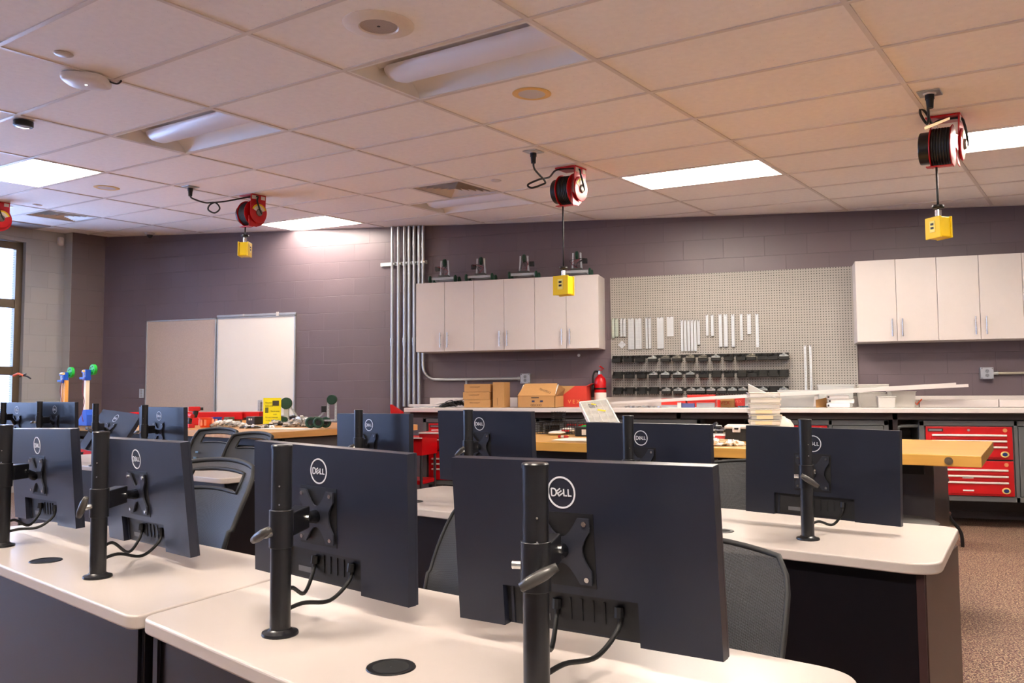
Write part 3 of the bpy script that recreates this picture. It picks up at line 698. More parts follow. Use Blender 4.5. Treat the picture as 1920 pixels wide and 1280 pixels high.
# bin rails
for k, v in enumerate((662, 693, 725)):
    z = at_y(1300, v+4, PY).z
    t = MB().box((0, 0, 0), (1.66, .006, .03)).build('bin_rail', m_blackm); t.location = (at_y(1315, v, PY).x-.005, PY+.004, z-.005); tag(t, 'thin black rail carrying the %s row of bins' % ['top', 'middle', 'bottom'][k], 'rail', 'bin rails')

# fire extinguisher on its bracket
p = wpt(1125.5, 700, .1); zb = 1.04
t = thing('fire_extinguisher', 'red fire extinguisher with a white label beside the pegboard', 'fire extinguisher', (at_y(1125.5, 720, 8.5).x, 8.5, zb)); t.scale = (1.07, 1.07, 1.13)
MB().lathe([(.001, 0), (.05, 0), (.058, .01), (.058, .23), (.05, .262), (.028, .285), (.02, .292), (.02, .3)], 28).build('cylinder', m_red, t, smooth=.7)
MB().lathe([(.0595, .03), (.0595, .13)], 28, cap=False).build('instruction_label', M('extinguisher_label', S(232, 226, 220), .5), t, smooth=4)
MB().lathe([(.0592, .158), (.061, .16), (.061, .172), (.0592, .174)], 28, cap=False).build('strap', m_black, t, smooth=.7)
MB().cyl((0, 0, .298), (0, 0, .33), .017, n=14).build('valve', m_chrome, t)
MB().box((.012, -.012, .34), (.016, .09, .008), R=Matrix.Rotation(.35, 3, 'Y')).box((.02, -.02, .362), (.016, .1, .008), R=Matrix.Rotation(-.2, 3, 'Z') @ Matrix.Rotation(-.25, 3, 'X')).build('lever', m_red, t, bevel=.002)
MB().tube(spline([(0, 0, .32), (-.05, -.01, .325), (-.072, -.01, .27), (-.068, -.01, .2)]), .009).cyl((-.068, -.01, .2), (-.068, -.01, .15), .011, .015, n=12).build('hose', m_rubber, t, smooth=4)

# robots on top of the wall cabinets
def robot(label, loc, rz, seed, k=1.0, hub=True):
    rnd = random.Random(seed)
    t = thing('robot', label, 'robot', loc, rz, group='small robots on the wall cabinets')
    ch = MB().box((0, -.06, .05), (.27*k, .012, .026)).box((0, .06, .05), (.27*k, .012, .026)).box((-.1*k, 0, .05), (.012, .12, .026)).box((.1*k, 0, .05), (.012, .12, .026)).box((0, -.066, .064), (.27*k, .02, .002))
    ch.build('chassis', m_strip, t)
    for sx in (-1, 1):
        for sy in (-1, 1):
            w = MB(); cx = sx*.148*k
            w.ring((cx, sy*.07, .042), .034, .010, 'X', 22, 8); w.cyl((cx-.011, sy*.07, .042), (cx+.011, sy*.07, .042), .03, n=18)
            w.build('wheel', m_green, t, smooth=.8)
    for sx in (-1, 1):
        MB().box((sx*.045*k+.0, .0, .16), (.016, .02, .2), R=Matrix.Rotation(sx*-.06, 3, 'Y')).build('tower_post', m_strip, t)
    g = MB(); g.cyl((-.012, 0, .235), (.012, 0, .235), .04, n=24)
    for q in range(16): a_ = 2*PI*q/16; g.box((0, math.cos(a_)*.041, .235+math.sin(a_)*.041), (.02, .006, .006), R=Matrix.Rotation(a_, 3, 'X'))
    g.build('gear', m_green, t)
    MB().box((rnd.choice((-1, 1))*.085*k, 0, .17), (.05, .04, .05)).build('motor', M('motor_black', S(30, 30, 30), .5), t, bevel=.003)
    MB().box((.0, -.02, .075), (.12, .07, .03)).build('controller', M('controller_grey', S(70, 72, 70), .5), t, bevel=.003)
    for q in range(3):
        MB().tube(spline([(rnd.uniform(-.05, .05), -.03, .09), (rnd.uniform(-.1, .1), -.07, .13+rnd.uniform(0, .04)), (rnd.uniform(-.1, .1), -.04, .19), (rnd.uniform(-.06, .06), 0, .15)]), .0025, 6).build('wire', m_black if q else M('red_wire', S(140, 20, 20), .5), t, smooth=4)
    return t
zr = ZC1
for u, v, lb, sd in ((834, 524, 'small wheeled robot on the wall cabinets, first from the left', 1), (902, 521, 'small wheeled robot with a motor at its side, second from the left', 4), (983, 515, 'small wheeled robot with the tallest tower, third from the left', 5), (1082, 509, 'small wheeled robot behind the hanging yellow box, last on the right', 9)):
    yq = 8.44; robot(lb, (at_y(u, v, yq).x, yq, zr), .05, sd, 1.0)
# ------------------------------------------------------------------ rear counter, tool cabinets, things on the counter
ZK, YK, TK = 1.038, 7.9, .045
kx0 = at_y(757, 768, YK).x
t = thing('counter', 'long pale laminate counter with backsplash along the rear wall', 'counter', (kx0, YK, ZK))
KL = XR-kx0-.40
MB().box((KL/2, (YW-YK)/2, -TK/2), (KL, YW-YK-.002, TK)).build('worktop', m_white, t, bevel=.006)
bx0 = wpt(806, 746, .02).x-kx0
MB().box(((bx0+KL)/2, YW-YK-.012, .05), (KL-bx0, .02, .10)).build('backsplash', m_white, t, bevel=.002)
m_under = M('dark_brown_panel', S(50, 38, 38), .45)
MB().box((KL/2+.02, .62, -.5), (KL-.1, .03, .9)).build('rear_panel', m_under, t)
for q in (1.15, 2.85, 4.75): MB().box((q, .36, -.54), (.04, .5, .99)).build('support_panel', m_under, t)
MB().box((KL/2, .12, -.075), (KL-.05, .02, .06)).build('apron', m_under, t)

YT = 8.0
def tool_unit(u0, u1, ur0, ur1, label, draw=True, left_handle=True):
    x0, x1 = at_y(u0, 850, YT).x, at_y(u1, 850, YT).x; r0, r1 = at_y(ur0, 850, YT).x, at_y(ur1, 850, YT).x
    z0, z1 = .235, .925; w = x1-x0; dp = .52
    t = thing('tool_cabinet', label, 'tool cabinet', (x0, YT, 0), group='grey tool cabinets under the counter')
    bd = MB().box((w/2, dp/2+.012, (z0+z1)/2), (w, dp-.024, z1-z0))
    bd.box((w/2, .01, z1-.022), (w, .024, .044)); bd.box((w/2, .01, z0+.022), (w, .024, .044))
    for x in (.02, w-.02): bd.box((x, .01, (z0+z1)/2), (.04, .024, z1-z0))
    bd.box((r1-x0+.025, .01, (z0+z1)/2), (.03, .024, z1-z0))
    bd.build('cabinet_frame', m_grey, t, bevel=.003)
    for x in (.06, w-.06):
        for y in (.06, dp-.08): MB().cyl((x, y, 0), (x, y, z0), .022, n=10).build('leg', m_black, t)
    # grey door
    d0, d1 = r1-x0+.045, w-.045
    if d1 > d0+.05:
        MB().box(((d0+d1)/2, .006, (z0+z1)/2), (d1-d0, .02, z1-z0-.1)).build('door', m_grey, t, bevel=.003)
    # two red drawer chests, four drawers each with bright pulls
    a0, a1 = r0-x0+.004, r1-x0-.004
    zm = (z0+z1)/2+.01
    for ci, (za, zb_) in enumerate(((zm+.006, z1-.05), (z0+.05, zm-.008))):
        ch = MB().box(((a0+a1)/2, .0, (za+zb_)/2), (a1-a0, .028, zb_-za)).build('drawer_chest', m_red, t, bevel=.003)
        hh = zb_-za; cuts = [0, .42, .60, .78] if ci == 0 else [0, .50, .68, .86]
        tops = cuts[1:]+[.80 if ci == 0 else 1.0]
        ys = [(za+hh*.05, za+hh*.42), (za+hh*.43, za+hh*.60), (za+hh*.61, za+hh*.78)]
        for q, (ya, yb) in enumerate(ys):
            dr = MB().box(((a0+a1)/2, -.018, (ya+yb)/2), ((a1-a0)*.87, .014, yb-ya-.006)).build('drawer', m_red, t, bevel=.002)
            MB().box(((a0+a1)/2, -.03, yb-.012), ((a1-a0)*.865, .014, .016)).build('drawer_pull', M('bright_pull', S(238, 232, 226), .25, .2), dr, bevel=.003)
            if ci == 1 and q < 2: MB().box(((a0+a1)/2-.02, -.0265, (ya+yb)/2 if q else ya+.03), (.085, .002, .012)).build('sticker', m_paper, dr)
        MB().cyl(((a0+a1)/2, -.01, zb_-.03), ((a0+a1)/2, -.02, zb_-.03), .011, n=14).build('lock', m_chrome, t)
        if ci == 0: MB().box((a0+.075, -.016, zb_-.03), (.12, .004, .026)).box((a0+.075, -.0185, zb_-.03), (.1, .002, .010), mi=1).build('name_plate', [m_dgrey, m_steel], t)
        bl = MB(); bl.lathe([(.001, .003), (.024, .003), (.027, 0)], 20, T=Matrix.Translation((a1-.065, -.026, za+hh*.16)) @ Matrix.Rotation(PI/2, 4, 'X') @ Matrix.Diagonal((1.25, 1, 1, 1)))
        bl.build('round_badge', M('badge_cream', S(226, 200, 120), .4), t)
        MB().lathe([(.001, .005), (.016, .005), (.017, 0)], 20, T=Matrix.Translation((a1-.065, -.026, za+hh*.16)) @ Matrix.Rotation(PI/2, 4, 'X') @ Matrix.Diagonal((1.25, 1, 1, 1))).build('badge_centre', M('badge_blue', S(24, 48, 110), .4), t)
        MB().cyl((a1-.055, -.012, zb_-.03), (a1-.055, -.018, zb_-.03), .017, n=18).build('emblem', M('emblem', S(206, 140, 90), .4), t)
    if left_handle:
        MB().tube(spline([(0, .05, z1-.05), (-.10, .03, z1-.05), (-.15, .03, z1-.055), (-.168, .03, z1-.08), (-.168, .03, z1-.2)]), .016, 10).build('side_handle', m_grey, t, smooth=4)
    return t
tool_unit(793, 1012, 804, 905, 'grey tool cabinet with red drawers at the left end under the counter', left_handle=False)
tool_unit(1050, 1315, 1062, 1180, 'grey tool cabinet mostly behind the second row monitors')
tool_unit(1398, 1668, 1412, 1553, 'grey tool cabinet with a grey door behind the right monitor')
tool_unit(1725, 1996, 1736, 1900, 'grey tool cabinet at the right edge with bright red drawers in full view')

# red tool cart left of the counter, lid up
d = 8.3; p = at_d(780, 800, d)
t = thing('tool_cart', 'red tool cart with its lid up at the left end of the counter', 'tool cart', (p.x-.34, p.y-.1, 0))
MB().box((.2, .2, .66), (.5, .38, .18)).build('top_chest', m_red, t, bevel=.004); MB().box((.2, -.005, .745), (.5, .03, .012)).build('pale_edge', m_white, t)
MB().box((.2, .2, .3), (.46, .36, .04)).build('lower_shelf', m_red, t, bevel=.004)
for x in (-.03, .43):
    for y in (.03, .37): MB().cyl((x, y, 0), (x, y, .6), .015, n=10).build('leg', m_dgrey, t)
a, b_, c_ = at_d(731, 758, d), at_d(752, 772, d), at_d(734, 800, d)
o = Vector((p.x-.34, p.y-.1, 0))
ld = [a-o, b_-o, at_d(752, 805, d)-o, c_-o]; th = Vector((.01, .04, 0))
MB().hexa([q for q in ld]+[q+th for q in ld]).build('lid', m_red, t, bevel=.002)
t2 = thing('pulled_out_drawer', 'red drawer with a white front edge pulled out left of the first tool cabinet', 'drawer', at_d(806, 815, 7.6))
MB().box((0, .18, 0), (.2, .4, .05)).build('tray', m_red, t2, bevel=.003); MB().box((0, -.025, .018), (.2, .02, .014)).build('front_edge', m_white, t2, bevel=.003)

# cardboard boxes
def carton(u0, u1, v0, v1, y, dp, label, z0=None, name='cardboard_box', scrib=1, mat=None, grp=None, rz=0):
    a, b2 = at_y(u0, v1, y), at_y(u1, v0, y); w = b2.x-a.x; h = (v1-v0)*depth(b2)/FPX
    z = ZK if z0 is None else z0
    t = thing(name, label, 'box', (a.x, y, z+.001), rz, group=grp)
    MB().box((w/2, dp/2, h/2), (w, dp, h)).build('carton', mat or m_card, t, bevel=.003)
    MB().box((w/2, dp/2, h+.0005), (w*.96, dp*.12, .001)).build('tape', M('packing_tape', S(206, 166, 112), .3), t)
    if scrib: scribble(t, w*.22, w*.6, -.0012, h*.62, .02 if scrib == 1 else .03, 4)
    return t, w, h
def scribble(t, x0, x1, y, z, amp, n, R=None, up=(0, 0, 1), ox=(1, 0, 0), o=(0, 0, 0)):
    pts = []; rnd = random.Random(int(abs(x0)*1000)+n); up = Vector(up); ox = Vector(ox); o = Vector(o)
    k = n*6
    for q in range(k+1):
        f = q/k; pts.append(o+ox*(x0+(x1-x0)*f+amp*.25*math.sin(q*2.4))+up*(z+amp*.5*math.sin(q*1.9)*rnd.uniform(.4, 1))+Vector((0, y, 0)))
    MB().tube(pts, .0011, 4).build('handwriting', m_ink, t)
t, w, h = carton(870, 919, 751, 765.5, 8.02, .30, 'kraft cardboard box, bottom of the stack of three', scrib=1, grp='stacked kraft boxes'); z1 = ZK+h+.002
t, w, h = carton(868, 918, 737, 751, 8.02, .30, 'kraft cardboard box, middle of the stack of three', z0=z1, grp='stacked kraft boxes'); z2 = z1+h+.002
carton(870.5, 919, 722, 737, 8.02, .28, 'kraft cardboard box, top of the stack of three', z0=z2, grp='stacked kraft boxes')
t, w, h = carton(924, 945, 718, 765.5, 8.02, .2, 'tall kraft cardboard box standing on end beside the stack of three', scrib=0); scribble(t, .02, .10, -.0012, .11, .012, 3, up=(1, 0, 0), ox=(0, 0, 1), o=(-.06, 0, 0))
# open box with its lid flap up
a, b2 = at_y(970.5, 767, 7.97), at_y(1041, 767, 7.97); w = b2.x-a.x; h = 22*depth(b2)/FPX; dp = .34
t = thing('open_cardboard_box', 'open cardboard box with its lid flap leaning back, handwriting on the flap', 'box', (a.x, 7.97, ZK+.001))
s_ = MB().box((w/2, .002, h/2), (w, .004, h)).box((w/2, dp-.002, h/2), (w, .004, h)).box((.002, dp/2, h/2), (.004, dp, h)).box((w-.002, dp/2, h/2), (.004, dp, h)).box((w/2, dp/2, .002), (w, dp, .004))
s_.build('carton', m_card, t)
fl = [Vector((.0, 0, h)), Vector((w, 0, h)), Vector((w-.02, .17, h+.125)), Vector((.03, .17, h+.125))]
MB().hexa(fl+[q+Vector((0, -.003, .003)) for q in fl]).build('lid_flap', m_card, t)
MB().hexa([Vector((w, .02, h)), Vector((w, dp-.02, h)), Vector((w+.03, dp-.06, h+.07)), Vector((w+.0, .16, h+.11))]+[Vector((w+.003, .02, h)), Vector((w+.003, dp-.02, h)), Vector((w+.033, dp-.06, h+.07)), Vector((w+.003, .16, h+.11))]).build('side_flap', m_card2, t)
e1 = (fl[1]-fl[0]).normalized(); e2 = (fl[3]-fl[0]); e2 = (e2-e1*e2.dot(e1)).normalized(); nf = e1.cross(e2)
F = frame(fl[0], e1, e2, nf)
def onflap(x0, x1, y0, y1, m_, nm): MB().box(((x0+x1)/2, (y0+y1)/2, .0035), (x1-x0, y1-y0, .001), T=F).build(nm, m_, t)
onflap(w*.36, w*.47, .10, .185, M('yellow_sticker', S(238, 206, 20), .5), 'yellow_sticker'); onflap(.015, .07, .08, .19, m_paper, 'white_sticker'); onflap(w*.97, w*1.0+.0, .03, .19, m_paper, 'shipping_label')
MB().tube([F @ Vector((w*(.53+.33*q/30)+.008*math.sin(q*2.1), .115-.07*q/30+.02*math.sin(q*1.7), .004)) for q in range(31)], .0013, 4).build('handwriting', m_ink, t)
for q in range(2): MB().box((w*(.42+.22*q), -.001, h*.55), (.03, .001, .018)).build('printed_icon', M('print_blue', S(50, 60, 96), .6), t)
for q in range(5): MB().ring((w*(.38+.06*q), -.0012, h*.22), .011, .0012, 'Y', 10, 4).build('printed_symbol', m_ink, t)
MB().box((w*.47, -.001, h*.85), (.08, .001, .01)).build('printed_text', m_ink, t)
# long red and kraft box behind
a, b2 = at_y(1010, 752, 8.36), at_y(1100, 752, 8.36); w = b2.x-a.x; h = 33*depth(b2)/FPX+.035
t = thing('shipping_box', 'large kraft box with red printed corner and small gold letters behind the open box', 'box', (a.x, 8.36, ZK+.001))
MB().box((w/2, .11, h/2), (w, .22, h)).build('carton', m_card, t, bevel=.003)
mr_ = M('red_print', S(204, 58, 44), .6)
MB().add([(w*.5, -.0015, 0), (w+.0015, -.0015, 0), (w+.0015, -.0015, h), (w*.76, -.0015, h), (w*.5, -.0015, h*.55)], [(0, 1, 2, 3, 4)]).quad((w+.0015, -.0015, 0), (w+.0015, .22, 0), (w+.0015, .22, h), (w+.0015, -.0015, h)).build('red_print', mr_, t)
text('lettering', 'V E X', .055, M('gold_print', S(226, 178, 96), .5), t, face_y(w*.74, -.0025, h*.24))
MB().hexa([(w, .01, h*.98), (w, .21, h*.98), (w+.05, .21, h*1.1), (w+.05, .01, h*1.1)]+[(w, .01, h), (w, .21, h), (w+.05, .21, h*1.12), (w+.05, .01, h*1.12)]).build('end_flap', mr_, t)
MB().box((w*.32, .1, h+.004), (.12, .1, .004)).build('torn_flap', m_card2, t)
# cables and flat pieces at the left end
rnd = random.Random(5)
def pt(u, v, y): p = at_y(u, v, y); return p
mb = MB()
p0 = at_y(845, 762, 8.15)
for q in range(26):
    a = at_y(rnd.uniform(812, 835), 764, 8.12); b2 = at_y(rnd.uniform(862, 869), 764, 8.18)
    z = ZK+.006+.05*rnd.random(); ym = 8.05+.3*rnd.random()
    mb.tube(spline([(a.x, ym, ZK+.006), ((a.x*2+b2.x)/3, ym+rnd.uniform(-.05, .05), z), ((a.x+2*b2.x)/3, ym+rnd.uniform(-.05, .05), z+.02), (b2.x, ym, ZK+.008+.02*rnd.random())], 5), .004, 5)
tag(mb.build('cable_heap', m_black, smooth=4), 'heap of thin black wires on the left end of the counter', 'cables', kind='stuff')
a, b2 = at_y(811, 764, 8.1), at_y(868, 750, 8.1)
t = MB().hexa([(a.x, 8.12, ZK+.03), (b2.x, 8.12, ZK+.085), (b2.x, 8.28, ZK+.085), (a.x, 8.28, ZK+.03), (a.x, 8.12, ZK+.036), (b2.x, 8.12, ZK+.091), (b2.x, 8.28, ZK+.091), (a.x, 8.28, ZK+.036)]).build('white_sheet', m_white)
tag(t, 'thin white panel lying aslant over the black wires', 'panel')
mb = MB()
for q in range(40):
    a = at_y(rnd.uniform(772, 812), 764, 8.0); mb.box((a.x, 8.0+rnd.random()*.3, ZK+.006), (rnd.uniform(.01, .04), .008, .006), rz=rnd.random()*3)
tag(mb.build('metal_scraps', m_steel), 'scattered small metal scraps at the left end of the counter', 'scraps', kind='stuff')
a = at_y(772, 764, 8.45); t = MB().box((a.x+.25, 8.45, ZK+.016), (.55, .05, .03)).build('white_channel', m_white); tag(t, 'white plastic channel lying at the left end of the counter against the conduits', 'channel')
# red kits and metal pieces in the middle
def cbox(u0, u1, v0, v1, y, dp, nm, lb, cat, mat, bev=.004, name2='body', z0=None):
    a, b2 = at_y(u0, v1, y), at_y(u1, v0, y); w = b2.x-a.x; h = (v1-v0)*depth(b2)/FPX
    t = thing(nm, lb, cat, (a.x, y, (ZK if z0 is None else z0)+.001)); MB().box((w/2, dp/2, h/2), (w, dp, h)).build(name2, mat, t, bevel=bev); return t, w, h
m_red2 = M('red_plastic', S(206, 44, 34), .45)
t, w, h = cbox(1240, 1285, 750, 766, 8.3, .18, 'red_parts_tray', 'red plastic tray on the counter, left of two', 'tray', m_red2)
t, w, h = cbox(1289, 1341, 743, 766, 8.32, .2, 'red_parts_case', 'red plastic case with a ribbed lid on the counter under the bins', 'case', m_red2)
MB().box((w/2, -.004, h*.55), (w*1.02, .012, .014)).build('lid_rib', m_red2, t)
t, w, h = cbox(1345, 1352, 752, 766, 8.2, .1, 'red_block', 'small red piece just left of the kraft and red carton', 'block', m_red2)
t, w, h = cbox(1351, 1377, 748, 766.5, 8.1, .14, 'kit_carton', 'small kraft carton with red letters beside the clear tray stack', 'box', m_card)
text('lettering', 'VEX', .05, M('red_print2', S(190, 60, 40), .5), t, face_y(w*.33, -.002, h*.45))
t, w, h = cbox(1377, 1396, 745, 766, 8.16, .16, 'red_carton', 'red carton with faceted end, right of the small kraft carton', 'box', M('red_carton_print', S(198, 52, 48), .6), bev=.02)
text('lettering', 'VEX', .04, M('pink_print', S(226, 130, 110), .5), t, face_y(w*.35, -.002, h*.5))
t, w, h = cbox(1240, 1272, 762, 767, 8.0, .05, 'flat_gear_rack', 'flat grey perforated bar in front of the red tray', 'metal strip', m_strip, .001)
t, w, h = cbox(1270, 1302, 758, 766, 8.02, .06, 'blue_beam', 'blue grey perforated beam in front of the red case', 'metal strip', M('blue_beam', S(110, 124, 190), .4), .001)
t, w, h = cbox(1306, 1340, 757, 766, 8.02, .06, 'silver_beam', 'pale perforated beam at the right of the blue grey beam', 'metal strip', m_strip, .001)
t, w, h = cbox(1270, 1277, 757, 767, 7.98, .04, 'white_block', 'small white block beside the blue grey beam', 'block', m_white, .002)
mb = MB()
for q in range(60):
    a = at_y(rnd.uniform(1170, 1238), 764, 8.05); mb.box((a.x, 8.0+rnd.random()*.35, ZK+.008), (rnd.uniform(.01, .03), .008, rnd.uniform(.004, .02)), rz=rnd.random()*3)
tag(mb.build('hardware_bits', m_steel), 'scattered small hardware on the counter below the bins', 'hardware', kind='stuff')
mb = MB()
for q in range(30):
    a = at_y(rnd.uniform(1385, 1408), 764, 8.0); mb.box((a.x, 7.98+rnd.random()*.1, ZK+.01), (.03, .01, .012), rz=rnd.random()*3)
tag(mb.build('teal_connectors', M('teal_metal', S(70, 112, 124), .4, .4)), 'small heap of dark teal connectors left of the clear tray stack', 'connectors', kind='stuff')
# tubs and white packages at the right
def tub(u0, u1, v0, v1, y, dp, lb, mat=None, z0=None, lid=True, tp=.9):
    a, b2 = at_y(u0, v1, y), at_y(u1, v0, y); w = b2.x-a.x; h = (v1-v0)*depth(b2)/FPX
    t = thing('clear_tub', lb, 'tub', (a.x, y, (ZK if z0 is None else z0)+.001), group='clear plastic tubs'); i = (1-tp)/2
    k = .003
    def shell(e, z): return [(w*i+e, dp*i+e, z), (w*(1-i)-e, dp*i+e, z), (w*(1-i)-e, dp*(1-i)-e, z), (w*i+e, dp*(1-i)-e, z)]
    def top(e, z): return [(e, e, z), (w-e, e, z), (w-e, dp-e, z), (e, dp-e, z)]
    vs = shell(0, 0)+top(0, h)+top(k, h)+shell(k, k)
    fs = [(3, 2, 1, 0), (12, 13, 14, 15)]
    for q in range(4): r = (q+1) % 4; fs += [(q, r, 4+r, 4+q), (4+q, 4+r, 8+r, 8+q), (8+q, 8+r, 12+r, 12+q)]
    MB().add(vs, fs).build('tub_wall', mat or m_frost, t)
    rm = MB(); rm.box((w/2, 0, h), (w+.012, .012, .008)).box((w/2, dp, h), (w+.012, .012, .008)).box((0, dp/2, h), (.012, dp, .008)).box((w, dp/2, h), (.012, dp, .008)); rm.build('rim', mat or m_frost, t, bevel=.002)
    if lid: MB().box((w/2, dp/2, h+.008), (w+.016, dp+.016, .008)).build('lid', mat or m_frost, t, bevel=.003)
    return t, w, h
tub(1460, 1528, 735, 765, 8.1, .3, 'long clear plastic tub just right of the clear tray stack', m_clear)
tub(1535, 1601, 724, 764, 8.3, .28, 'grey clear tub standing tall behind the white packages', m_clear)
tub(1613, 1660, 737, 764.5, 8.12, .3, 'frosted tub right of the white packages under the long channels', lid=False)
zz = ZK+.165
for k in range(4): 
    a, b2 = at_y(1612, 740, 8.3), at_y(1671, 740, 8.3); t = MB().box((0, 0, 0), (b2.x-a.x, .15, .012)).build('tub_lid', m_frost, bevel=.003); t.location = ((a.x+b2.x)/2, 8.51, zz+.014*k); tag(t, 'frosted tub lid in the flat stack of four, %s from the bottom' % ORD[k], 'lid', 'stacked tub lids')
tub(1616, 1671, 741, 764, 8.43, .15, 'frosted tub at the back carrying the stack of lids', lid=False)
tub(1647, 1679, 743, 763.5, 7.99, .16, 'small frosted tub in front with a white label', lid=False)
tub(1672, 1717, 735, 764.5, 8.1, .3, 'frosted tub nearest the flat white panels, orange mark beside it', lid=False)
def wpack(u0, u1, v0, v1, y, dp, lb, z0=None):
    a, b2 = at_y(u0, v1, y), at_y(u1, v0, y); w = b2.x-a.x; h = (v1-v0)*depth(b2)/FPX
    t = thing('white_package', lb, 'package', (a.x, y, z0 or ZK+.001), group='white packages'); MB().box((w/2, dp/2, h/2), (w, dp, h)).build('wrapping', M('white_wrap', S(240, 238, 236), .4), t, bevel=.008)
    MB().box((w*.06, -.002, h/2), (.015, .003, h*.5)).build('dark_edge', m_dgrey, t); return (z0 or ZK+.001)+h+.001
z = wpack(1551, 1594, 756, 764, 8.0, .2, 'white wrapped package, bottom of three'); z = wpack(1553, 1602, 748, 756, 8.02, .2, 'white wrapped package, middle of three', z); wpack(1551, 1592, 741, 748, 8.0, .2, 'white wrapped package, top of three', z)
a = at_y(1530, 764, 8.05); t = thing('folded_card', 'small bent kraft card between the clear tub and the white packages', 'card', (a.x, 8.05, ZK+.001)); MB().hexa([(0, 0, 0), (.1, .1, 0), (.1, .11, 0), (0, .01, 0), (0, 0, .07), (.1, .1, .09), (.1, .11, .09), (0, .01, .07)]).build('card_face', m_card, t)
# flat white panels
a, b2 = at_y(1724, 760, 8.15), at_y(1872, 760, 8.15)
t = MB().box(((a.x+b2.x)/2, 8.25, ZK+.035), (b2.x-a.x, .22, .068)).build('flat_white_box', m_white, bevel=.003); tag(t, 'long flat white box on the counter at the right', 'box')
t = MB().box((b2.x+.006+.4, 8.25, ZK+.035), (.8, .22, .066)).build('flat_white_box', m_white, bevel=.003); tag(t, 'flat white box cut off by the right edge of the photo', 'box')
a = at_y(1722, 757, 8.12); t = MB().tube([(a.x-.03, 8.12, ZK+.05), (a.x-.015, 8.12, ZK+.025), (a.x+.03, 8.12, ZK+.075)], .006, 6).build('orange_hook', M('orange_plastic', S(226, 90, 40), .5)); tag(t, 'small orange tick shaped hook beside the flat white box', 'hook')
a = at_y(1719, 762, 8.16); t = MB().box((a.x, 8.2, ZK+.035), (.03, .1, .068)).build('card_end', m_paper); tag(t, 'beige card end standing between the last tub and the flat white box', 'card')
# two long white channels lying aslant on top
for (u0, v0, u1, v1, y, lb) in ((1148, 757, 1815, 724, 7.99, 'long white plastic channel lying aslant over the tubs, the longer one'), (1190, 754.5, 1792, 721.5, 8.04, 'long white plastic channel lying aslant over the tubs, the shorter one behind')):
    a, b2 = at_y(u0, v0, y), at_y(u1, v1, y); a.z = max(a.z, ZK+.02); d = (b2-a); ln = d.length; d.normalize()
    F = frame(a, d, Vector((0, 0, 1)).cross(d).normalized(), d.cross(Vector((0, 0, 1)).cross(d).normalized()))
    o = MB().box((ln/2, 0, -.004), (ln, .045, .003)).box((ln/2, -.021, .008), (ln, .003, .024)).box((ln/2, .021, .008), (ln, .003, .024)).build('long_channel', m_white); o.matrix_world = F; tag(o, lb, 'channel')
# ------------------------------------------------------------------ work benches with butcher block tops
def wood_mat(name, c1, c2, along):
    mt = M(name, c1, .32, nz=.0); N, L, b = nodes(mt)
    tc = N.new('ShaderNodeTexCoord'); mp = N.new('ShaderNodeMapping'); mp.inputs['Scale'].default_value = (1.2, 24, 24) if along == 'x' else (24, 1.2, 24); L.new(tc.outputs['Object'], mp.inputs['Vector'])
    br = N.new('ShaderNodeTexBrick'); br.inputs['Scale'].default_value = 1; br.inputs['Brick Width'].default_value = .9; br.inputs['Row Height'].default_value = 1; br.inputs['Mortar Size'].default_value = .0; br.inputs['Color1'].default_value = c1; br.inputs['Color2'].default_value = c2; br.inputs['Bias'].default_value = 0
    L.new(mp.outputs[0], br.inputs['Vector'])
    no = N.new('ShaderNodeTexNoise'); no.inputs['Scale'].default_value = 2; no.inputs['Detail'].default_value = 6; L.new(mp.outputs[0], no.inputs['Vector'])
    mr = N.new('ShaderNodeMapRange'); mr.inputs['To Min'].default_value = .8; mr.inputs['To Max'].default_value = 1.18; L.new(no.outputs['Fac'], mr.inputs['Value'])
    mx = N.new('ShaderNodeMix'); mx.data_type = 'RGBA'; mx.blend_type = 'MULTIPLY'; mx.inputs['Factor'].default_value = 1; L.new(br.outputs['Color'], mx.inputs['A']); L.new(mr.outputs['Result'], mx.inputs['B']); L.new(mx.outputs['Result'], b.inputs['Base Color'])
    return mt
m_bench = wood_mat('butcher_block', S(200, 152, 72), S(188, 138, 62), 'x')
m_bench2 = wood_mat('butcher_block_left', S(208, 158, 98), S(190, 138, 80), 'y')
ZB = .9
m_bolt = M('bolt_washer', S(120, 104, 84), .4, .6)
def bench(name, label, org, ex, ey, lx, ly, mat, bolts=(), legs=True, outlet=None, inr=.14, in_y=.18):
    """org is the near corner; ex along the near edge, ey into depth"""
    F = frame((org.x, org.y, 0), ex, ey, (0, 0, 1)); t = thing(name, label, 'workbench', M4=F)
    MB().box((lx/2, ly/2, ZB-.026), (lx, ly, .052)).build('wood_top', mat, t, bevel=.003)
    MB().box(((lx-inr+.1)/2, ly/2+in_y/2, ZB-.09), (lx-inr-.02, ly-.1-in_y, .07)).build('top_frame', m_black, t)
    for x in (.14, lx-inr):
        MB().box((x, ly/2+in_y/2, (ZB-.06)/2+.0), (.16, ly-.18-in_y, ZB-.06)).build('pedestal', M('pedestal_grey', S(70, 66, 68), .28), t, bevel=.004)
        MB().box((x, ly/2+in_y/2, .015), (.165, ly-.17-in_y, .03)).build('foot', m_black, t)
    MB().box(((.14+lx-inr)/2, ly/2, .42), (lx-inr-.14, .03, .72)).build('centre_panel', m_black, t)
    for (s, a) in bolts:
        o = Vector((a*lx, 0, ZB-.026)) if s == 'x' else Vector((0, a*ly, ZB-.026)); n = Vector((0, -1, 0)) if s == 'x' else Vector((-1, 0, 0))
        MB().cyl(o, o+n*.004, .018, n=18).cyl(o+n*.004, o+n*.008, .008, n=6).build('bolt', m_bolt, t)
    if outlet:
        x = outlet; MB().box((x, .16, ZB-.13), (.075, .03, .115)).build('bench_outlet', m_steel, t, bevel=.004)
    return t, F
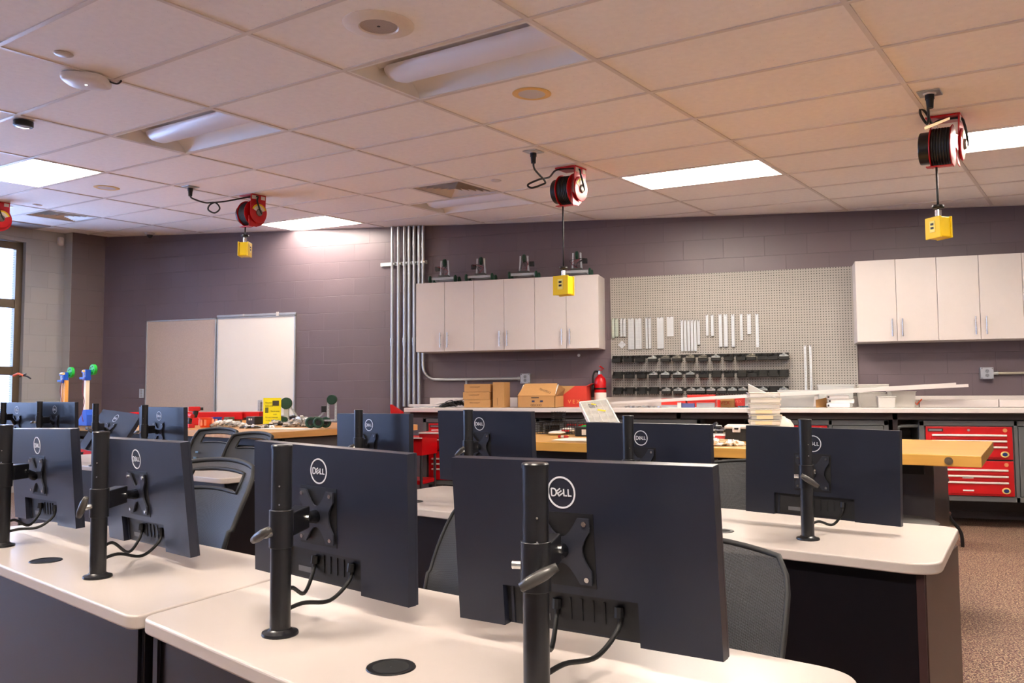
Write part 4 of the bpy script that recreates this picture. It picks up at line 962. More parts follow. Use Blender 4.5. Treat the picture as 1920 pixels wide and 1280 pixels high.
# right bench: its near right corner and left end
A = at_z(1840, 855, ZB); B = at_z(1000, 828, ZB); ex = (A-B).normalized(); ey = Vector((-ex.y, ex.x, 0))
LB = (A-B).length+.55; org = A-ex*LB
tR, FR = bench('workbench', 'butcher block workbench on the right, its corner sticking out beyond the second row desk', org, ex, ey, LB, 1.22, m_bench, bolts=[('x', 1-.045), ('x', .35), ('x', .06)], outlet=LB*.55, inr=.31, in_y=.30)
# dark screwed upright visible under the right end
q = at_d(1716, 920, 4.35); q2 = at_d(1768, 920, 4.35)
A3 = FR.inverted() @ q
up = MB().box((LB-.425, .285, .43), (.075, .02, .84)).build('end_upright', m_black, tR)
for z in (.8, .55, .4): MB().cyl((LB-.40, .274, z), (LB-.40, .268, z), .007, n=10).build('screw', m_chrome, tR)
# left bench, a corner turned to the viewer
Nn = at_z(490, 811, ZB)
tL, FL = bench('workbench', 'butcher block workbench in front of the whiteboard, cluttered with parts', Nn-GX*1.9, GX, GY, 1.9, 1.75, m_bench2, bolts=[('x', .43), ('x', .88)])
# far left bench
Ns = at_z(184, 798.5, ZB)
tF, FF = bench('workbench', 'wooden workbench at the far left below the blue and green machines', Ns-GX*1.4, GX, GY, 1.9, .8, m_bench, bolts=[('x', .62)])
qc = at_d(143, 820, 7.95)
t = thing('tool_chest', 'red tool chest with a dark top standing under the far left workbench', 'tool chest', (qc.x, qc.y, 0), GA)
MB().box((.15, .15, .36), (.42, .3, .68)).build('chest_body', m_red, t, bevel=.004); MB().box((.15, .15, .735), (.42, .3, .07)).build('dark_top', m_black, t); MB().lathe([(.001, .004), (.022, .004), (.024, 0)], 18, T=Matrix.Translation((.05, -.002, .735)) @ Matrix.Rotation(PI/2, 4, 'X')).build('round_badge', M('gold_badge', S(200, 180, 60), .4), t)
def chest(u0, u1, v0, v1, d, lb):
    a, b2 = at_d(u0, v1, d), at_d(u1, v0, d)
    t = thing('red_tool_chest', lb, 'tool chest', (a.x, a.y, a.z)); w = (Vector((b2.x, b2.y))-Vector((a.x, a.y))).length; h = b2.z-a.z
    t.rotation_euler = (0, 0, math.atan2(b2.y-a.y, b2.x-a.x)); MB().box((w/2, .15, h*.3), (w, .3, h*.6)).build('chest_body', m_red, t, bevel=.004); MB().box((w/2, .15, h*.8), (w, .3, h*.36)).build('dark_top', m_black, t)
    MB().lathe([(.001, .004), (.03, .004), (.032, 0)], 18, T=Matrix.Translation((w*.42, -.002, h*.78)) @ Matrix.Rotation(PI/2, 4, 'X')).build('round_badge', M('gold_badge', S(200, 180, 60), .4), t)
    return t

# ---- things on the left bench
def bpt(u, v, z=ZB): return at_z(u, v, z)
def onb(u, v, z=ZB): p = at_z(u, v, z); return Vector((p.x, p.y, z+.001))
def sized(px, p): return px*depth(p)/FPX
# red long box with a wood strip
p = at_d(243, 784, 8.45); q = at_d(486, 786, 8.3); w = (q-p).length
t = thing('long_red_box', 'long red box lying at the back of the left workbench', 'box', (p.x, p.y, ZB+.03)); t.rotation_euler = (0, 0, math.atan2(q.y-p.y, q.x-p.x))
MB().box((w/2, .05, .055), (w, .1, .06)).build('box_body', m_red, t, bevel=.004); MB().box((w*.68, -.012, .045), (w*.40, .03, .075)).build('front_flange', m_red, t, bevel=.004)
t = thing('wood_board', 'pale wood board under the long red box on the left workbench', 'board', (p.x, p.y, ZB+.001)); t.rotation_euler = (0, 0, math.atan2(q.y-p.y, q.x-p.x)); MB().box((w*.5, .05, .015), (w*1.0, .13, .028)).build('board', M('pale_wood', S(216, 166, 104), .5), t)
# orange and blue tubs
def cup(u0, u1, v0, v1, lb, mat):
    p = onb((u0+u1)/2, v1); r = sized(u1-u0, p)/2; h = sized(v1-v0, p)
    t = thing('plastic_tub', lb, 'tub', p, GA); r *= .92
    pr = [(.001, .002), (r*.85, .0), (r*.88, .004), (r, h), (r-.004, h), (r*.86, .006), (.001, .006)]
    MB().lathe(pr, 20).build('tub_wall', mat, t, smooth=.6); MB().lathe([(r, h-.012), (r+.006, h-.01), (r+.006, h), (r-.002, h+.001)], 20, cap=False).build('rim', mat, t)
    for k in range(4): a = -PI/2+(-.9+.6*k); MB().box((r*.95*math.cos(a), r*.95*math.sin(a), h*.5), (.012, .02, h*.6), rz=a).build('rib', M(mat.name+'_light', S(240, 150, 110), .4), t)
    return t
cup(373, 398, 783, 801, 'orange plastic tub on the left workbench', M('orange_tub', S(226, 76, 22), .4)); cup(396, 416, 782, 798, 'blue plastic tub beside the orange one', M('blue_tub', S(30, 60, 170), .4))
# drill
p = onb(356, 802); s_ = sized(30, p)
t = thing('power_tool', 'red and black power tool standing at the left end of the left workbench', 'power tool', p, -.4)
MB().box((0, 0, s_*.12), (s_*.55, s_*.4, s_*.24)).build('battery', m_red, t, bevel=.006); MB().box((.0, 0, s_*.45), (s_*.22, s_*.2, s_*.5), R=Matrix.Rotation(.2, 3, 'Y')).build('handle', m_black, t, bevel=.008)
MB().cyl((-s_*.3, 0, s_*.78), (s_*.3, 0, s_*.72), s_*.15, n=14).build('motor_body', m_red, t, bevel=.004); MB().cyl((-s_*.3, 0, s_*.78), (-s_*.45, 0, s_*.8), s_*.08, n=12).build('chuck', m_black, t)
p2 = onb(364, 797); t = thing('power_tool', 'second red power tool leaning behind the first on the left workbench', 'power tool', p2, .7); t.scale = (.72, .72, .72)
MB().box((0, 0, .05), (.12, .07, .1)).build('base', m_red, t, bevel=.006); MB().cyl((0, 0, .1), (.02, 0, .19), .035, n=14).build('handle', m_black, t); MB().box((.0, 0, .215), (.15, .06, .06)).build('head', m_red, t, bevel=.012); MB().cyl((.07, 0, .215), (.11, 0, .215), .02, n=12).build('chuck', m_black, t)
# dark battery box and small boxes
def bb(u0, u1, v0, v1, lb, mat, nm, cat, dp=.12, extra=None):
    p = onb((u0+u1)/2, v1); w = sized(u1-u0, p); h = sized(v1-v0, p); t = thing(nm, lb, cat, p, GA+.2); MB().box((0, dp/2, h/2), (w, dp, h)).build('body', mat, t, bevel=.005)
    if extra:
        for x in (-.1, .15): MB().box((w*x, -.002, h*.65), (w*.15, .003, h*.22)).build('white_mark', m_paper, t)
    return t
bb(459, 479, 781, 796, 'dark battery box with two white marks on the left workbench', m_dgrey, 'battery_box', 'box', extra=1)
bb(431, 456, 782, 793, 'grey parts case in the middle of the left workbench', m_grey, 'parts_case', 'case'); bb(418, 430, 782, 794, 'small green and grey box beside the blue tub', M('olive_box', S(96, 104, 84), .5), 'small_box', 'box', .08)
bb(480, 494, 786, 795, 'coil of dark green belt beside the yellow sign', m_green, 'belt_coil', 'belt', .08)
# white parts bags
def heap(u0, u1, v0, v1, lb, nm, mats, n, seed, cat, hz=.06, z=ZB):
    rnd = random.Random(seed); mb = MB(); c = at_z((u0+u1)/2, v1, z); w = sized(u1-u0, c)
    for q in range(n):
        a = rnd.uniform(-1, 1); x = a*w/2; y = rnd.uniform(0, .2); zz = z+.008+hz*(1-a*a)*rnd.random()*(1-abs(y-.1)*4)
        pp = Vector((c.x, c.y, 0))+RT.to_2d().to_3d()*x+FW.to_2d().to_3d()*y
        R = Matrix.Rotation(rnd.uniform(0, 3), 3, 'Z') @ Matrix.Rotation(rnd.uniform(-.6, .6), 3, 'X')
        mb.box((pp.x, pp.y, zz), (rnd.uniform(.02, .06), rnd.uniform(.01, .04), rnd.uniform(.004, .016)), mi=q % len(mats), R=R)
    return tag(mb.build(nm, mats), lb, cat, kind='stuff')
m_bag = M('plastic_bag', S(226, 224, 220), .3)
heap(388, 452, 790, 801, 'heap of white bagged parts in the middle of the left workbench', 'bagged_parts', [m_bag, m_bag, m_steel], 90, 3, 'parts', .07)
heap(500, 522, 786, 798, 'small heap of loose parts in front of the yellow sign', 'loose_parts', [m_steel, m_bag, m_dgrey], 40, 5, 'parts', .05)
heap(530, 586, 783, 800, 'heap of clear parts bags right of the yellow sign', 'bagged_parts', [m_bag, m_bag, m_steel], 110, 8, 'parts', .10)
heap(452, 500, 797, 803, 'thin scatter of metal parts along the front of the left workbench', 'metal_parts', [m_steel, m_bag, m_dgrey], 50, 9, 'parts', .015)
p = onb(500, 806); t = MB().box((0, 0, .002), (.5, .22, .003)).build('paper_sheet', m_paper); t.matrix_world = RZ(p+GY*.2, GA+.3); tag(t, 'white sheet of paper near the corner of the left workbench', 'paper')
# yellow sign
p = onb(510, 796); w = sized(34, p); h = sized(50, p)
t = thing('yellow_sign', 'bright yellow paper sign in a stand on the left workbench', 'sign', p, .25)
MB().box((0, 0, h/2), (w, .004, h)).build('sheet', M('neon_yellow_paper', S(236, 226, 0), .5), t); MB().box((0, .04, .004), (w, .1, .006)).build('stand_foot', m_clear, t)
for tx, x, z, sz in (('Put your', -.20, .82, .075), ('tools away', -.17, .70, .075), ('Throw away', .17, .50, .075), ('trash', .17, .39, .075), ('Put your materials', -.02, .27, .07), ('in your locker', -.08, .165, .07)):
    text('sign_text', tx, w*sz*1.35, m_ink, t, face_y(w*x, -.0032, h*z), .0003)
MB().box((w*.2, -.0028, h*.80), (w*.36, .001, h*.19)).build('sign_picture', M('photo_print', S(60, 56, 40), .5), t); MB().box((w*-.3, -.0028, h*.54), (w*.18, .001, h*.2)).build('sign_picture', M('bin_print', S(96, 100, 30), .5), t); MB().box((w*.2, -.0028, h*.1), (w*.28, .001, h*.09)).build('sign_picture', M('box_print', S(120, 130, 30), .5), t)
# robots on the bench
def arm_robot(u, v, lb, hpx, rz, flip=1):
    p = onb(u, v); k = sized(hpx, p)
    t = thing('arm_robot', lb, 'robot', p, rz, group='robots on the left workbench')
    MB().box((0, 0, k*.42), (k*.2, k*.1, k*.72)).build('tower', m_strip, t)
    MB().cyl((0, -k*.09, k*.82), (0, k*.03, k*.82), k*.24, n=24).build('wheel', m_green, t, bevel=.004)
    for s in (-1, 1): MB().box((flip*k*.33, s*k*.05, k*.45), (k*.04, k*.02, k*.85), R=Matrix.Rotation(-flip*.65, 3, 'Y')).build('strut', m_strip, t)
    MB().cyl((-k*.05, -k*.14, k*.13), (-k*.05, -k*.05, k*.13), k*.15, n=22).build('wheel', m_green, t, bevel=.003)
    MB().box((k*.1, 0, k*.04), (k*.5, k*.3, k*.06)).build('chassis', m_strip, t)
    return t
arm_robot(537, 794, 'robot with a large green wheel on top, right behind the yellow sign', 46, .2)
p = onb(592, 803); k = sized(58, p)
t = thing('robot', 'wheeled robot with two dark green tyres at the right end of the left workbench', 'robot', p, .35, group='robots on the left workbench')
for x, y in ((-.16, -.02), (.12, -.18), (-.05, .25), (.3, .1)):
    w_ = MB(); w_.ring((k*x, k*y, k*.19), k*.135, k*.05, 'Y', 24, 8); w_.build('tyre', m_green, t, smooth=4)
    MB().cyl((k*x, k*y-.01, k*.19), (k*x, k*y+.01, k*.19), k*.09, n=6).build('wheel_hub', m_black, t)
MB().box((k*.3, k*.1, k*.25), (k*.75, k*.28, k*.05)).build('chassis', m_strip, t); MB().box((k*.38, k*.1, k*.62), (k*.06, k*.06, k*.75)).box((k*.62, k*.1, k*.55), (k*.06, k*.06, k*.6)).build('tower', m_strip, t)
MB().cyl((k*.5, -k*.02, k*.92), (k*.5, k*.2, k*.92), k*.16, n=22).build('top_wheel', m_green, t, bevel=.004); MB().box((k*.25, k*.05, k*.62), (k*.16, k*.14, k*.2)).build('motor', m_black, t, bevel=.004)
MB().box((k*.15, k*.05, k*.42), (k*.05, k*.03, k*.5), R=Matrix.Rotation(.8, 3, 'Y')).build('strut', m_strip, t)
p = onb(483, 790); t = thing('metal_frame', 'perforated metal bracket standing at the left of the yellow sign', 'bracket', p, .2); k = sized(38, p); MB().box((0, .05, k*.55), (k*.2, .01, k*1.0)).box((k*.1, .03, k*.5), (.01, .05, k*.9)).build('plate', m_strip, t)

# ---- blue and green machines at far left
m_blue = M('blue_print_plastic', S(10, 76, 190), .45); m_lime = M('green_print_plastic', S(10, 160, 50), .45)
def machine(u, vtop, vhead, vbase, lb, d, posts, basecol):
    P = at_d(u, vhead, d); zt = P.z
    t = thing('wooden_machine', lb, 'machine', (P.x, P.y, ZB+.001), GA, group='blue and green machines'); s_ = d/FPX; hz = zt-ZB
    for x in posts[0]: MB().box((x*s_, 0, hz/2), (posts[1]*s_, .035, hz)).build('post', posts[2], t)
    MB().box((-4*s_, 0, hz+11*s_), (16*s_, .05, 4*s_)).box((-6*s_, 0, hz-1*s_), (22*s_, .06, 4*s_)).box((-1*s_, .0, hz+5*s_), (12*s_, .05, 20*s_)).build('head_bracket', m_blue, t, bevel=.003)
    MB().cyl((6*s_, .06, hz+15*s_), (6*s_, .03, hz+15*s_), 10*s_, n=24).build('disc_wheel', m_lime, t, bevel=.003)
    for a in range(5): MB().cyl((6*s_+6*s_*math.cos(a*1.257), .03, hz+15*s_+6*s_*math.sin(a*1.257)), (6*s_+6*s_*math.cos(a*1.257), .027, hz+15*s_+6*s_*math.sin(a*1.257)), 1.4*s_, n=10).build('wheel_hole', m_black, t)
    MB().cyl((-12*s_, 0, hz+13*s_), (-4*s_, 0, hz+13*s_), 2*s_, n=10).build('pin', m_lime, t)
    MB().cyl((8*s_, -.06, hz+12*s_), (20*s_ if basecol is None else 11*s_, -.06, hz+12*s_), 2*s_, 2.6*s_, n=10).build('crank', M('pale_peg', S(228, 200, 140), .5), t)
    for q in range(4): MB().cyl((3*s_, -.03, hz+2*s_+3*q*s_), (3*s_, -.04, hz+2*s_+3*q*s_), 1*s_, n=8).build('screw', m_chrome, t)
    MB().tube(spline([(2*s_, -.03, hz), (-4*s_, -.03, hz*.75), (4*s_, -.03, hz*.5), (-4*s_, -.03, hz*.25), (2*s_, -.03, .04)]), .003, 6).build('wire', M('maroon_wire', S(120, 20, 40), .5), t, smooth=4)
    if basecol:
        vs = [(-34*s_, -.02, 0), (12*s_, -.02, 0), (10*s_, -.02, 20*s_), (5*s_, -.02, 30*s_), (-4*s_, -.02, 30*s_), (-12*s_, -.02, 18*s_)]
        n = 6; v2 = [(x, .05, z) for x, y, z in vs]
        MB().add(vs+v2, [tuple(reversed(range(n))), tuple(range(n, 2*n))]+[(q, (q+1) % n, n+(q+1) % n, n+q) for q in range(n)]).build('base', basecol, t, bevel=.004)
    else: MB().box((0, 0, .02), (24*s_, .16, .04)).build('base', M('wood_base', S(206, 156, 90), .5), t)
m_post = M('post_wood', S(222, 160, 78), .5); m_postw = M('post_white', S(236, 226, 206), .5)
machine(121, 690, 713, 770, 'machine with two wooden posts, blue head and green wheel at the far left', 8.2, ((-3, 6), 6, m_post), None)
machine(163, 683, 708, 800, 'machine with one pale post on a blue base, green wheel on top', 7.9, ((0,), 7.5, m_postw), m_blue)
p = at_d(146, 790, 7.3); t = heap(140, 172, 770, 797.5, 'dark tangle of parts and wires behind the blue machine base', 'loose_parts', [m_black, m_dgrey, m_bag], 60, 12, 'parts', .09)
# clamp at the window
cp = at_d(40, 704, 8.05)
t = thing('spring_clamp', 'small orange and black spring clamp hanging at the window', 'clamp', cp)
MB().tube([(-.10, 0, .0), (-.04, 0, .02), (.03, 0, .0)], .012, 6).build('jaw', M('clamp_orange', S(206, 96, 66), .5), t); MB().tube([(.03, 0, .0), (.08, 0, -.01), (.12, 0, -.03)], .008, 6).tube([(-.02, 0, -.01), (.06, 0, .015)], .008, 6).build('grip', m_black, t)
# motion sensor on the window wall
q = on_line(111.5, 453, P2, GY); t = thing('motion_sensor', 'small white motion sensor high in the corner by the windows', 'sensor', (q.x, q.y, q.z), GA); MB().box((.03, 0, 0), (.06, .065, .11)).build('housing', m_white, t, bevel=.015); MB().box((.062, 0, -.01), (.004, .03, .04)).build('lens', m_paper, t)
q = on_line(197, 735, C0, GY)

# ---- things on the right bench
def R3(u, v): return onb(u, v)
# wire baskets
p = onb(1040, 814); w = sized(78, p); h = sized(22, p)
t = thing('wire_basket', 'wide black wire basket at the back of the right workbench', 'basket', p, GA+.25)
mb = MB(); nx, nz_ = 16, 5
for z in range(nz_+1): mb.tube([(-w/2, 0, h*z/nz_), (w/2, 0, h*z/nz_), (w/2, .22, h*z/nz_), (-w/2, .22, h*z/nz_)], .0022, 5, closed=True)
for x in range(nx+1): mb.tube([(-w/2+w*x/nx, 0, h), (-w/2+w*x/nx, 0, 0), (-w/2+w*x/nx, .22, 0), (-w/2+w*x/nx, .22, h)], .0018, 5)
mb.build('wire_mesh', m_blackm, t)
w2, h2 = sized(22, p), sized(20, p); t = thing('wire_basket', 'small tall black wire basket standing in the wide one', 'basket', p+Vector((-.01, .1, h*.9)), GA+.25); mb = MB()
for z in range(6): mb.tube([(-w2/2, 0, h2*z/5), (w2/2, 0, h2*z/5), (w2/2, .07, h2*z/5), (-w2/2, .07, h2*z/5)], .0022, 5, closed=True)
for x in range(8): mb.tube([(-w2/2+w2*x/7, 0, h2*1.1), (-w2/2+w2*x/7, 0, 0), (-w2/2+w2*x/7, .07, 0), (-w2/2+w2*x/7, .07, h2*1.1)], .002, 5)
mb.build('wire_mesh', m_blackm, t)
# bags, pen, paper
def bag(u0, u1, v0, v1, lb, lab=True):
    p = onb((u0+u1)/2, v1); w = sized(u1-u0, p); h = sized(v1-v0, p)*.8; rnd = random.Random(int(u0)); t = thing('parts_bag', lb, 'bag', p, GA+.1)
    mb = MB().ball((0, .06, h*.5), 1, 14, 8, sc3=(w/2, .08, h*.5)); mb.v = [q+Vector((rnd.uniform(-1, 1)*w*.03, rnd.uniform(-1, 1)*.006, abs(rnd.uniform(-1, 1))*h*.12)) for q in mb.v]; mb.build('clear_bag', M('bag_film', S(216, 212, 206), .25), t, smooth=4)
    if lab: MB().box((w*.12, -.02, h*.55), (w*.45, .004, h*.55), R=Matrix.Rotation(-.25, 3, 'X')).build('red_label', m_red2, t)
    return t
bag(1041, 1076, 801, 812, 'clear parts bag with a red label on the right workbench'); bag(1021, 1052, 807, 816, 'flat clear bag without a label on the right workbench', False)
bag(1326, 1368, 812, 825, 'clear bag of red and grey parts left of the white lidded box')
p = onb(1056, 821); t = thing('marker', 'red and white marker lying on the right workbench', 'marker', p+Vector((0, 0, .008)), -.2); L_ = sized(20, p); MB().cyl((-L_/2, 0, 0), (L_/2, 0, 0), .008, n=10).build('barrel', m_red2, t); MB().cyl((-L_*.2, 0, 0), (L_*.1, 0, 0), .0085, n=10).build('wrap', m_paper, t)
A1, B1_, C1 = onb(1034, 825.5), onb(1099, 828), onb(1094, 821.5); t = MB().hexa([A1, B1_, C1+Vector((.15, 0, 0)), onb(1062, 821)]+[q+Vector((0, 0, .002)) for q in (A1, B1_, C1+Vector((.15, 0, 0)), onb(1062, 821))]).build('paper_sheet', m_paper); tag(t, 'white paper sheet on the right workbench beside the marker', 'paper')
p = onb(1091, 818); w = sized(27, p); h = sized(23, p); t = thing('battery_charger', 'black battery box with white label and green top on the right workbench', 'box', p, GA+.3); MB().box((0, .06, h*.38), (w, .12, h*.76)).build('body', m_black, t, bevel=.005); MB().ball((.01, .06, h*.78), w*.3, sc3=(1, .7, .35)).build('green_top', m_lime, t); MB().box((w*.15, -.002, h*.33), (w*.3, .003, h*.45)).build('white_label', m_paper, t)
MB().tube(spline([(-w*.4, .05, h*.7), (-w*.45, .05, h*1.2), (0, .06, h*1.35), (w*.2, .06, h*1.2)]), .005, 6).build('wire', m_dgrey, t, smooth=4)
# white lidded box
p = onb(1384, 827); w = sized(46, p); h = sized(30, p); t = thing('lidded_box', 'dark storage box with white lid and clip on the right workbench', 'box', p, GA+.3); MB().box((0, .1, h*.38), (w, .2, h*.76)).build('box_body', m_black, t, bevel=.004); MB().box((0, .1, h*.86), (w*1.06, .22, h*.2)).build('lid', m_white, t, bevel=.006); MB().box((-w*.05, -.014, h*.72), (w*.32, .014, h*.34)).build('clip', m_white, t, bevel=.004); MB().box((-w*.05, -.023, h*.78), (w*.16, .006, h*.1)).build('clip_slot', m_black, t)
heap(1326, 1372, 800, 819, 'tangle of black tools and clamps at the back of the right workbench', 'tool_tangle', [m_black, m_dgrey, m_steel], 60, 21, 'tools', .08)
heap(1330, 1396, 831, 836, 'row of clear bags with small parts along the front of the right workbench', 'bagged_parts', [m_bag, m_bag, M('tan_parts', S(196, 160, 120), .5)], 70, 22, 'parts', .02)
# leaning compartment case
Q = [at_d(1110, 796, 4.85), at_d(1087, 757, 5.1), at_d(1137, 752, 5.12), at_d(1185, 793, 4.87)]
e1 = (Q[0]-Q[1]); k = (at_z(1130, 830, ZB).z+.01-Q[1].z)/(Q[0].z-Q[1].z); b0, b1 = Q[1]+e1*k, Q[2]+(Q[3]-Q[2])*k
ux = (Q[2]-Q[1]); uy = (b0-Q[1]); W_, H_ = ux.length, uy.length; ux.normalize(); uy = (uy-ux*uy.dot(ux)).normalized(); F = frame(Q[1], ux, uy, ux.cross(uy))
t = thing('compartment_case', 'clear compartment case leaning aslant behind the third monitor of the second row', 'case', M4=F)
th = .03; sgn = 1
MB().box((W_/2, H_/2, th/2+.002), (W_, H_, .003)).build('back_sheet', m_frost, t); MB().box((W_/2, H_/2, -.012), (W_, H_, .002)).build('lid', M('case_lid', S(236, 238, 236), .1, alpha=.22), t)
r = MB()
for x in (0, W_): r.box((x, H_/2, 0), (.008, H_, th))
for y in (0, H_): r.box((W_/2, y, 0), (W_, .008, th))
for q in range(1, 4): r.box((W_*q/4, H_/2, .004), (.003, H_, th*.7))
for q in range(1, 6): r.box((W_/2, H_*q/6, .004), (W_, .003, th*.7))
r.build('divider', M('white_plastic_rim', S(236, 236, 232), .35), t, bevel=.001)
MB().box((W_*.62, H_*.28, -.0145), (.05, .016, .002), rz=.5).box((W_*.45, H_*.1, -.0145), (.03, .012, .002), rz=.5).build('yellow_sticker', m_yellow, t)
rr = MB(); rnd = random.Random(4)
for q in range(30): rr.box((W_*rnd.uniform(.3, .55), H_*rnd.uniform(.03, .13), .004), (.02, .006, .006), rz=rnd.random()*3)
rr.build('small_parts', m_dgrey, t)['kind'] = 'stuff'
# stack of clear trays
p = onb(1433, 829); w = sized(54, p); hT = sized(94, p); rz = GA+.42; n = 9
for k in range(n):
    hh = hT/n*.95; z = p.z+.0005+k*hT/n
    t = thing('clear_tray', ('clear compartment tray in the leaning stack on the right workbench, %s from the bottom' % ORD[k]) if k < n-1 else 'clear open tray full of parts on top of the stack on the right workbench', 'tray', (p.x+.004*math.sin(k*2.1), p.y+.1, z), rz+.03*math.sin(k*1.7), group='stack of clear trays')
    MB().box((0, 0, hh*.4), (w, .2, hh*.72)).build('tray_body', m_frost if k % 2 else m_clear, t, bevel=.003)
    MB().box((0, 0, hh*.86), (w*1.04, .21, hh*.16)).build('lid', m_frost, t, bevel=.002)
    for s in (-1, 1): MB().box((s*w*.53, -.05, hh*.7), (.008, .03, hh*.4)).build('latch', m_white, t)
    if k in (2, 3, 4, 5): MB().box((-w*.05, -.102, hh*.45), (w*.55, .003, hh*.6)).build('insert_card', M('beige_card', S(222, 204, 168), .6), t)
topz = p.z+hT
t = MB().hexa([(p.x-w*.5, p.y, topz+.0), (p.x+w*.45, p.y, topz-.04), (p.x+w*.45, p.y+.15, topz-.04), (p.x-w*.5, p.y+.15, topz), (p.x-w*.5, p.y, topz+.05), (p.x+w*.45, p.y, topz-.034), (p.x+w*.45, p.y+.15, topz-.034), (p.x-w*.5, p.y+.15, topz+.05)]).build('tilted_lid', m_clear, bevel=.003); tag(t, 'clear lid tilted across the top of the stack of clear trays', 'lid')
p = onb(1462, 829); t = thing('crumpled_bag', 'crumpled white bag right of the stack of clear trays', 'bag', p, 0); mb = MB().ball((0, .07, .07), .07, 14, 8, sc3=(1.3, .8, 1.1)); rnd = random.Random(2); mb.v = [q+Vector((rnd.uniform(-1, 1), rnd.uniform(-1, 1), rnd.uniform(-1, 1)))*.008 for q in mb.v]; mb.build('bag_film', m_bag, t, smooth=4)
# ------------------------------------------------------------------ computer desks
ZD = .74
m_desk = M('desk_laminate', S(184, 175, 169), .3, nz=.015)
m_desked = M('desk_edge_band', S(218, 204, 200), .35)
m_panel = M('desk_panel_dark', S(15, 12, 17), .3, nz=.05)
m_panelb = M('desk_end_panel_brown', S(58, 38, 37), .38, nz=.05)
def rounded(poly, rads, k=14):
    out = []; n = len(poly)
    for i in range(n):
        p, a, b = Vector(poly[i]), Vector(poly[i-1]), Vector(poly[(i+1) % n]); r = rads[i]
        if r <= 0: out.append(p); continue
        da, db = (a-p).normalized(), (b-p).normalized()
        for q in range(k+1):
            t = q/k; out.append((p+da*r)*(1-t)**2+p*2*t*(1-t)+(p+db*r)*t*t)
    return out
def gxy(p): return Vector((p.dot(GX), p.dot(GY)))
def wxy(a, b): return GX*a+GY*b
def desk(label, pts, rads, grom, inset=(.04, .04), front_off=.035, depth_panel=None, endmat=None):
    """pts (world, on the desk plane): front left, front right, rear right, rear left"""
    o = pts[0]; ex = (pts[1]-pts[0]).to_2d().normalized(); a = math.atan2(ex.y, ex.x)
    t = thing('computer_desk', label, 'desk', (o.x, o.y, 0), a, group='computer desks'); R = Matrix.Rotation(-a, 2)
    L2 = [R @ (p-o).to_2d() for p in pts]
    MB().prism([(p.x, p.y) for p in rounded(L2, rads)], ZD-.03, ZD).build('desk_top', m_desk, t, bevel=.005, seg=3)
    W_ = L2[1].x; D_ = min(L2[2].y, L2[3].y)
    xa, xb = inset[0], W_-inset[1]
    MB().box(((xa+xb)/2, front_off+.012, (ZD-.03+.02)/2), (xb-xa, .02, ZD-.05)).build('front_panel', m_panel, t, bevel=.002)
    for q, x in enumerate((xa+.012, xb-.012)):
        dd = D_*.72
        MB().box((x+(.014 if q else -.014), front_off+dd/2+.005, (ZD-.03)/2), (.025, dd, ZD-.031)).build('end_panel', endmat if (endmat and q) else m_panel, t, bevel=.002)
        MB().box((x+(.014 if q else -.014), front_off-.004, (ZD-.03)/2), (.02, .006, ZD-.032)).build('panel_edge', m_panelb if (endmat and q) else m_panel, t)
    for (u, v, op) in grom:
        g = at_z(u, v, ZD); l = R @ (g-o).to_2d(); T = Matrix.Translation((l.x, l.y, ZD))
        gr = MB().lathe([(.030, -.03), (.030, .001), (.036, .003), (.041, .002), (.042, .0)], 28, T=T, cap=False).build('grommet', m_black, t, smooth=.7)
        MB().lathe([(.001, .0012), (.031, .0012)], 24, T=T, cap=False).build('grommet_cap' if not op else 'cable_hole_shade', m_black if not op else M('hole_shade', S(6, 6, 6), .9), gr)  # an open hole is a flat disc, its shaded inside painted black
    return t
def Z(u, v): return at_z(u, v, ZD)
fl2 = Z(263, 1157); fd = (Z(513, 1266)-fl2).normalized()
# right end of the near desk
er = Z(1616, 1282); bl = Z(590, 1063); bd = (Z(1520, 1243)-Z(775, 1101)).normalized()
kx = gxy(er).x
def meet(p, d, gx):   # point on p + t d at grid coordinate gx
    return p+d*((gx-gxy(p).x)/gxy(d).x)
fr2 = meet(fl2, fd, kx-.02); br2 = meet(Z(775, 1101), bd, kx)
desk('front desk carrying the two nearest monitors, its right end rounded', [fl2, fr2, br2, bl], [.035, .07, .09, 0], [(733, 1251, True)], inset=(.012, .10))
desk('front desk at the left carrying two monitors, closed cable grommet', [Z(-137, 1005), Z(250, 1157.5), bl-GX*.004, Z(140, 972)], [.03, .04, 0, .03], [(86, 1051, False)], inset=(.05, .05))
bfl, bfr = Z(772.8, 952), Z(1762, 1062); bd2 = (bfr-bfl).normalized(); brr, brl = Z(1799, 988), Z(772, 905)
rd = (brr-brl).normalized()
mid = gxy(Z(1130, 990)).x
def span(g0, g1): return [meet(bfl, bd2, g0), meet(bfl, bd2, g1), meet(brl, rd, g1), meet(brl, rd, g0)]
gR = gxy(bfr).x
ptsB = span(mid+.003, gR); ptsB[2] = brr.copy()
desk('second row desk at the right with a rounded corner and brown end panel', ptsB, [0, .10, .06, 0], [(1352, 995, True)], inset=(.03, .055), endmat=m_panelb)
gl = gxy(bfl).x
desk('second row desk in the middle, seen between the two near monitors', span(gl-.42, mid-.003), [.05, 0, 0, .05], [(775, 940, False)], inset=(.04, .03))
cf0, cf1 = Z(150, 872), Z(362, 892); cdv = (cf1-cf0).normalized(); cfm = cf1; cn = Vector((-cdv.y, cdv.x, 0))
c_l, c_r = cf0-cdv*.95, cf1+cdv*.28; c_m = cf0+cdv*.45
desk('far left desk of the second row, right half, beside the mesh chairs', [c_m, c_r, c_r+cn*.62, c_m+cn*.62], [0, .05, .05, 0], [])
desk('far left desk of the second row, left half, by the windows', [c_l, c_m-cdv*.006, c_m-cdv*.006+cn*.62, c_l+cn*.62], [.05, 0, 0, .05], [(148, 848, False)])

